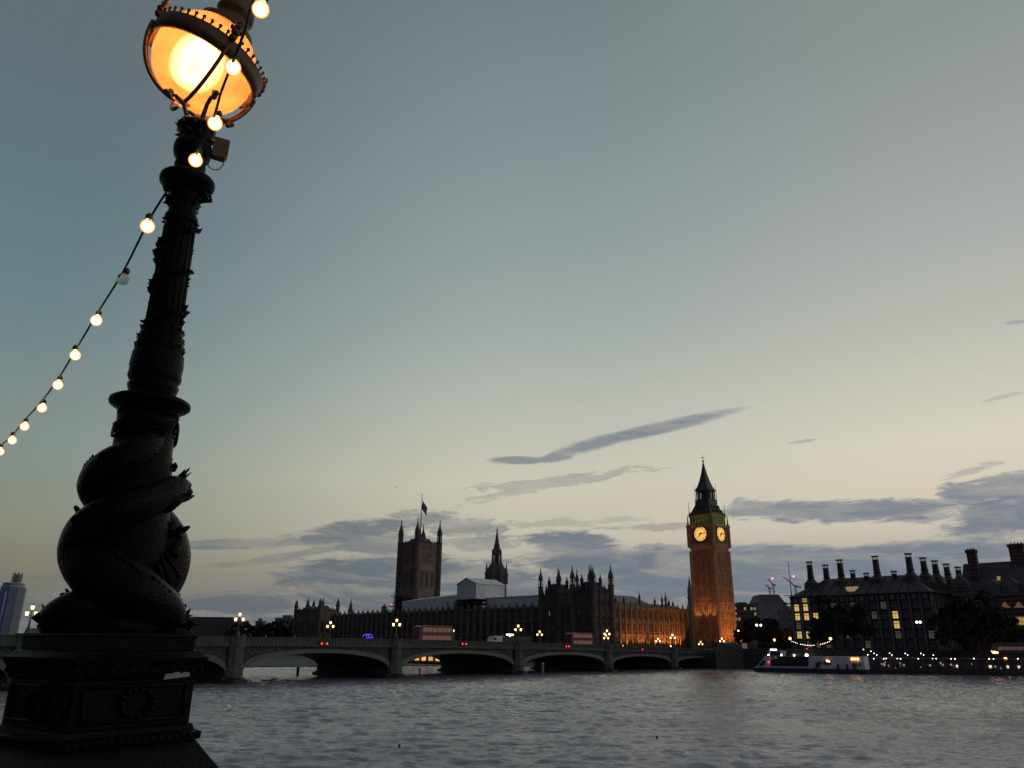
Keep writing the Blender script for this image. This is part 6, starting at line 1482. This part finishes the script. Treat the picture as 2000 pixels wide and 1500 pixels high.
b = MB(); pts_ = [tuple(lpp(px_, py_, .02)) for px_, py_ in ((437, 310), (436, 322), (428, 331), (417, 332), (408, 326), (404, 318))]; b.tube(pts_, .0035, 6); b.build('cable_loop', BLACK, fl_)
b = MB(); b.ball(tuple(lpp(326, 372, .02)), .012, 8, 6); b.tube([tuple(lpp(326, 372, .02)), tuple(lpp(330, 352, .02))], .006, 6); b.tube([tuple(lpp(384, 395, .02)), tuple(lpp(412, 392, .02)), tuple(lpp(410, 382, .02))], [.012, .016, .01], 6); b.build('hook', IRON, fl_)

# ------------------------------------------------------------------ festoon bulbs on our side
def bulb_parts(t, c, r, m, up, lit=True):
    b = MB(); b.ball((0, 0, 0), r, 16, 12); b.lathe(0, 0, [(r * .82, r * .52), (r * 1.12, r * .38)], 12); o = b.build('bulb', m, t); o.location = c
    b = MB(); b.lathe(0, 0, [(r * 1.1, r * .44), (r * 1.2, r * .5), (r * 1.75, r * .48), (r * 1.9, r * .3), (r * 2.1, r * .2)], 12); b.build('socket', BLACK, o)
    if lit: o['label'] = 'lit festoon bulb'
    # tilt the cap towards the cable
    o.rotation_euler = up; return o
gm2 = bpy.data.materials.new('bulb_glass_clear'); gm2.use_nodes = True; b2 = gm2.node_tree.nodes['Principled BSDF']; b2.inputs['Transmission Weight'].default_value = .85; b2.inputs['Roughness'].default_value = .12; b2.inputs['Base Color'].default_value = (.75, .7, .68, 1); b2.inputs['IOR'].default_value = 1.1
RB = .042
def on_depth(px, py, dd_): r = ray(px, py); return CAM + r * (dd_ / FPX)
rows = [(288, 442, 4.95), (240, 545, 5.4), (188, 626, 5.9), (147, 694, 6.35), (113, 752, 6.8), (82, 797, 7.25), (48, 833, 7.7), (24, 860, 8.1), (0, 882, 8.5), (-26, 903, 8.9)]
start = Vector(tuple(lpp(326, 374, .03))) + Vector((LX, LY, PZ))
cabpts = [start]
cen = [Vector(on_depth(px, py, dd_)) for px, py, dd_ in rows]
off = [(4, -13), (1, -15), (3, -15), (3, -14), (2, -14), (0, -14), (1, -13), (2, -12), (2, -12), (2, -12)]
for (px, py, dd_), (ox, oy) in zip(rows, off): cabpts.append(Vector(on_depth(px + ox, py + oy, dd_)))
cabpts += [Vector(on_depth(-120, 965, 10.5)), Vector(on_depth(-400, 1120, 16))]
def smooth(P, sub=6):
    out = []
    for i in range(len(P) - 1):
        p0_, p1_, p2_, p3_ = P[max(i - 1, 0)], P[i], P[i + 1], P[min(i + 2, len(P) - 1)]
        for k in range(sub):
            t_ = k / sub; out.append(.5 * ((2 * p1_) + (p2_ - p0_) * t_ + (2 * p0_ - 5 * p1_ + 4 * p2_ - p3_) * t_ ** 2 + (3 * p1_ - p0_ - 3 * p2_ + p3_) * t_ ** 3))
    out.append(P[-1]); return out
CABLE = mat('festoon_cable', (.03, .022, .018), .6)
t, o0 = festoon('festoon_string', [tuple(p_) for p_ in smooth(cabpts)], BULB, RB, 'string of round bulbs, one unlit, running down left from the fish lamp column', .0075, 'strings of festoon bulbs')
rt_ = random.Random(9)
for i, c_ in enumerate(cen):
    o = bulb_parts(t, c_ - o0, RB * (1.02 if i else 1.08), gm2 if i == 1 else BULB, (rt_.uniform(-.15, .15), rt_.uniform(-.15, .25), 0), i != 1)
    if i == 1: o['label'] = 'unlit clear bulb'; 
rows2 = [(382, 313, 4.7), (420, 241, 4.42), (455, 132, 4.05), (509, 18, 3.72)]
cen2 = [Vector(on_depth(*q)) for q in rows2]
cp = [Vector(tuple(lpp(377, 326, .12))) + Vector((LX, LY, PZ)), Vector(on_depth(385, 298, 4.66)), Vector(on_depth(402, 265, 4.52)), Vector(on_depth(420, 222, 4.37)), Vector(on_depth(432, 180, 4.22)), Vector(on_depth(457, 116, 4.0)), Vector(on_depth(478, 60, 3.86)), Vector(on_depth(493, 8, 3.7)), Vector(on_depth(540, -90, 3.45)), Vector(on_depth(700, -330, 3.1))]
t, o0 = festoon('festoon_string', [tuple(p_) for p_ in smooth(cp)], BULB, RB, 'string of lit bulbs running up right across the glowing lantern', .0075, 'strings of festoon bulbs')
for i, c_ in enumerate(cen2): bulb_parts(t, c_ - o0, RB, BULB, (rt_.uniform(-.1, .1), rt_.uniform(.0, .25), 0))
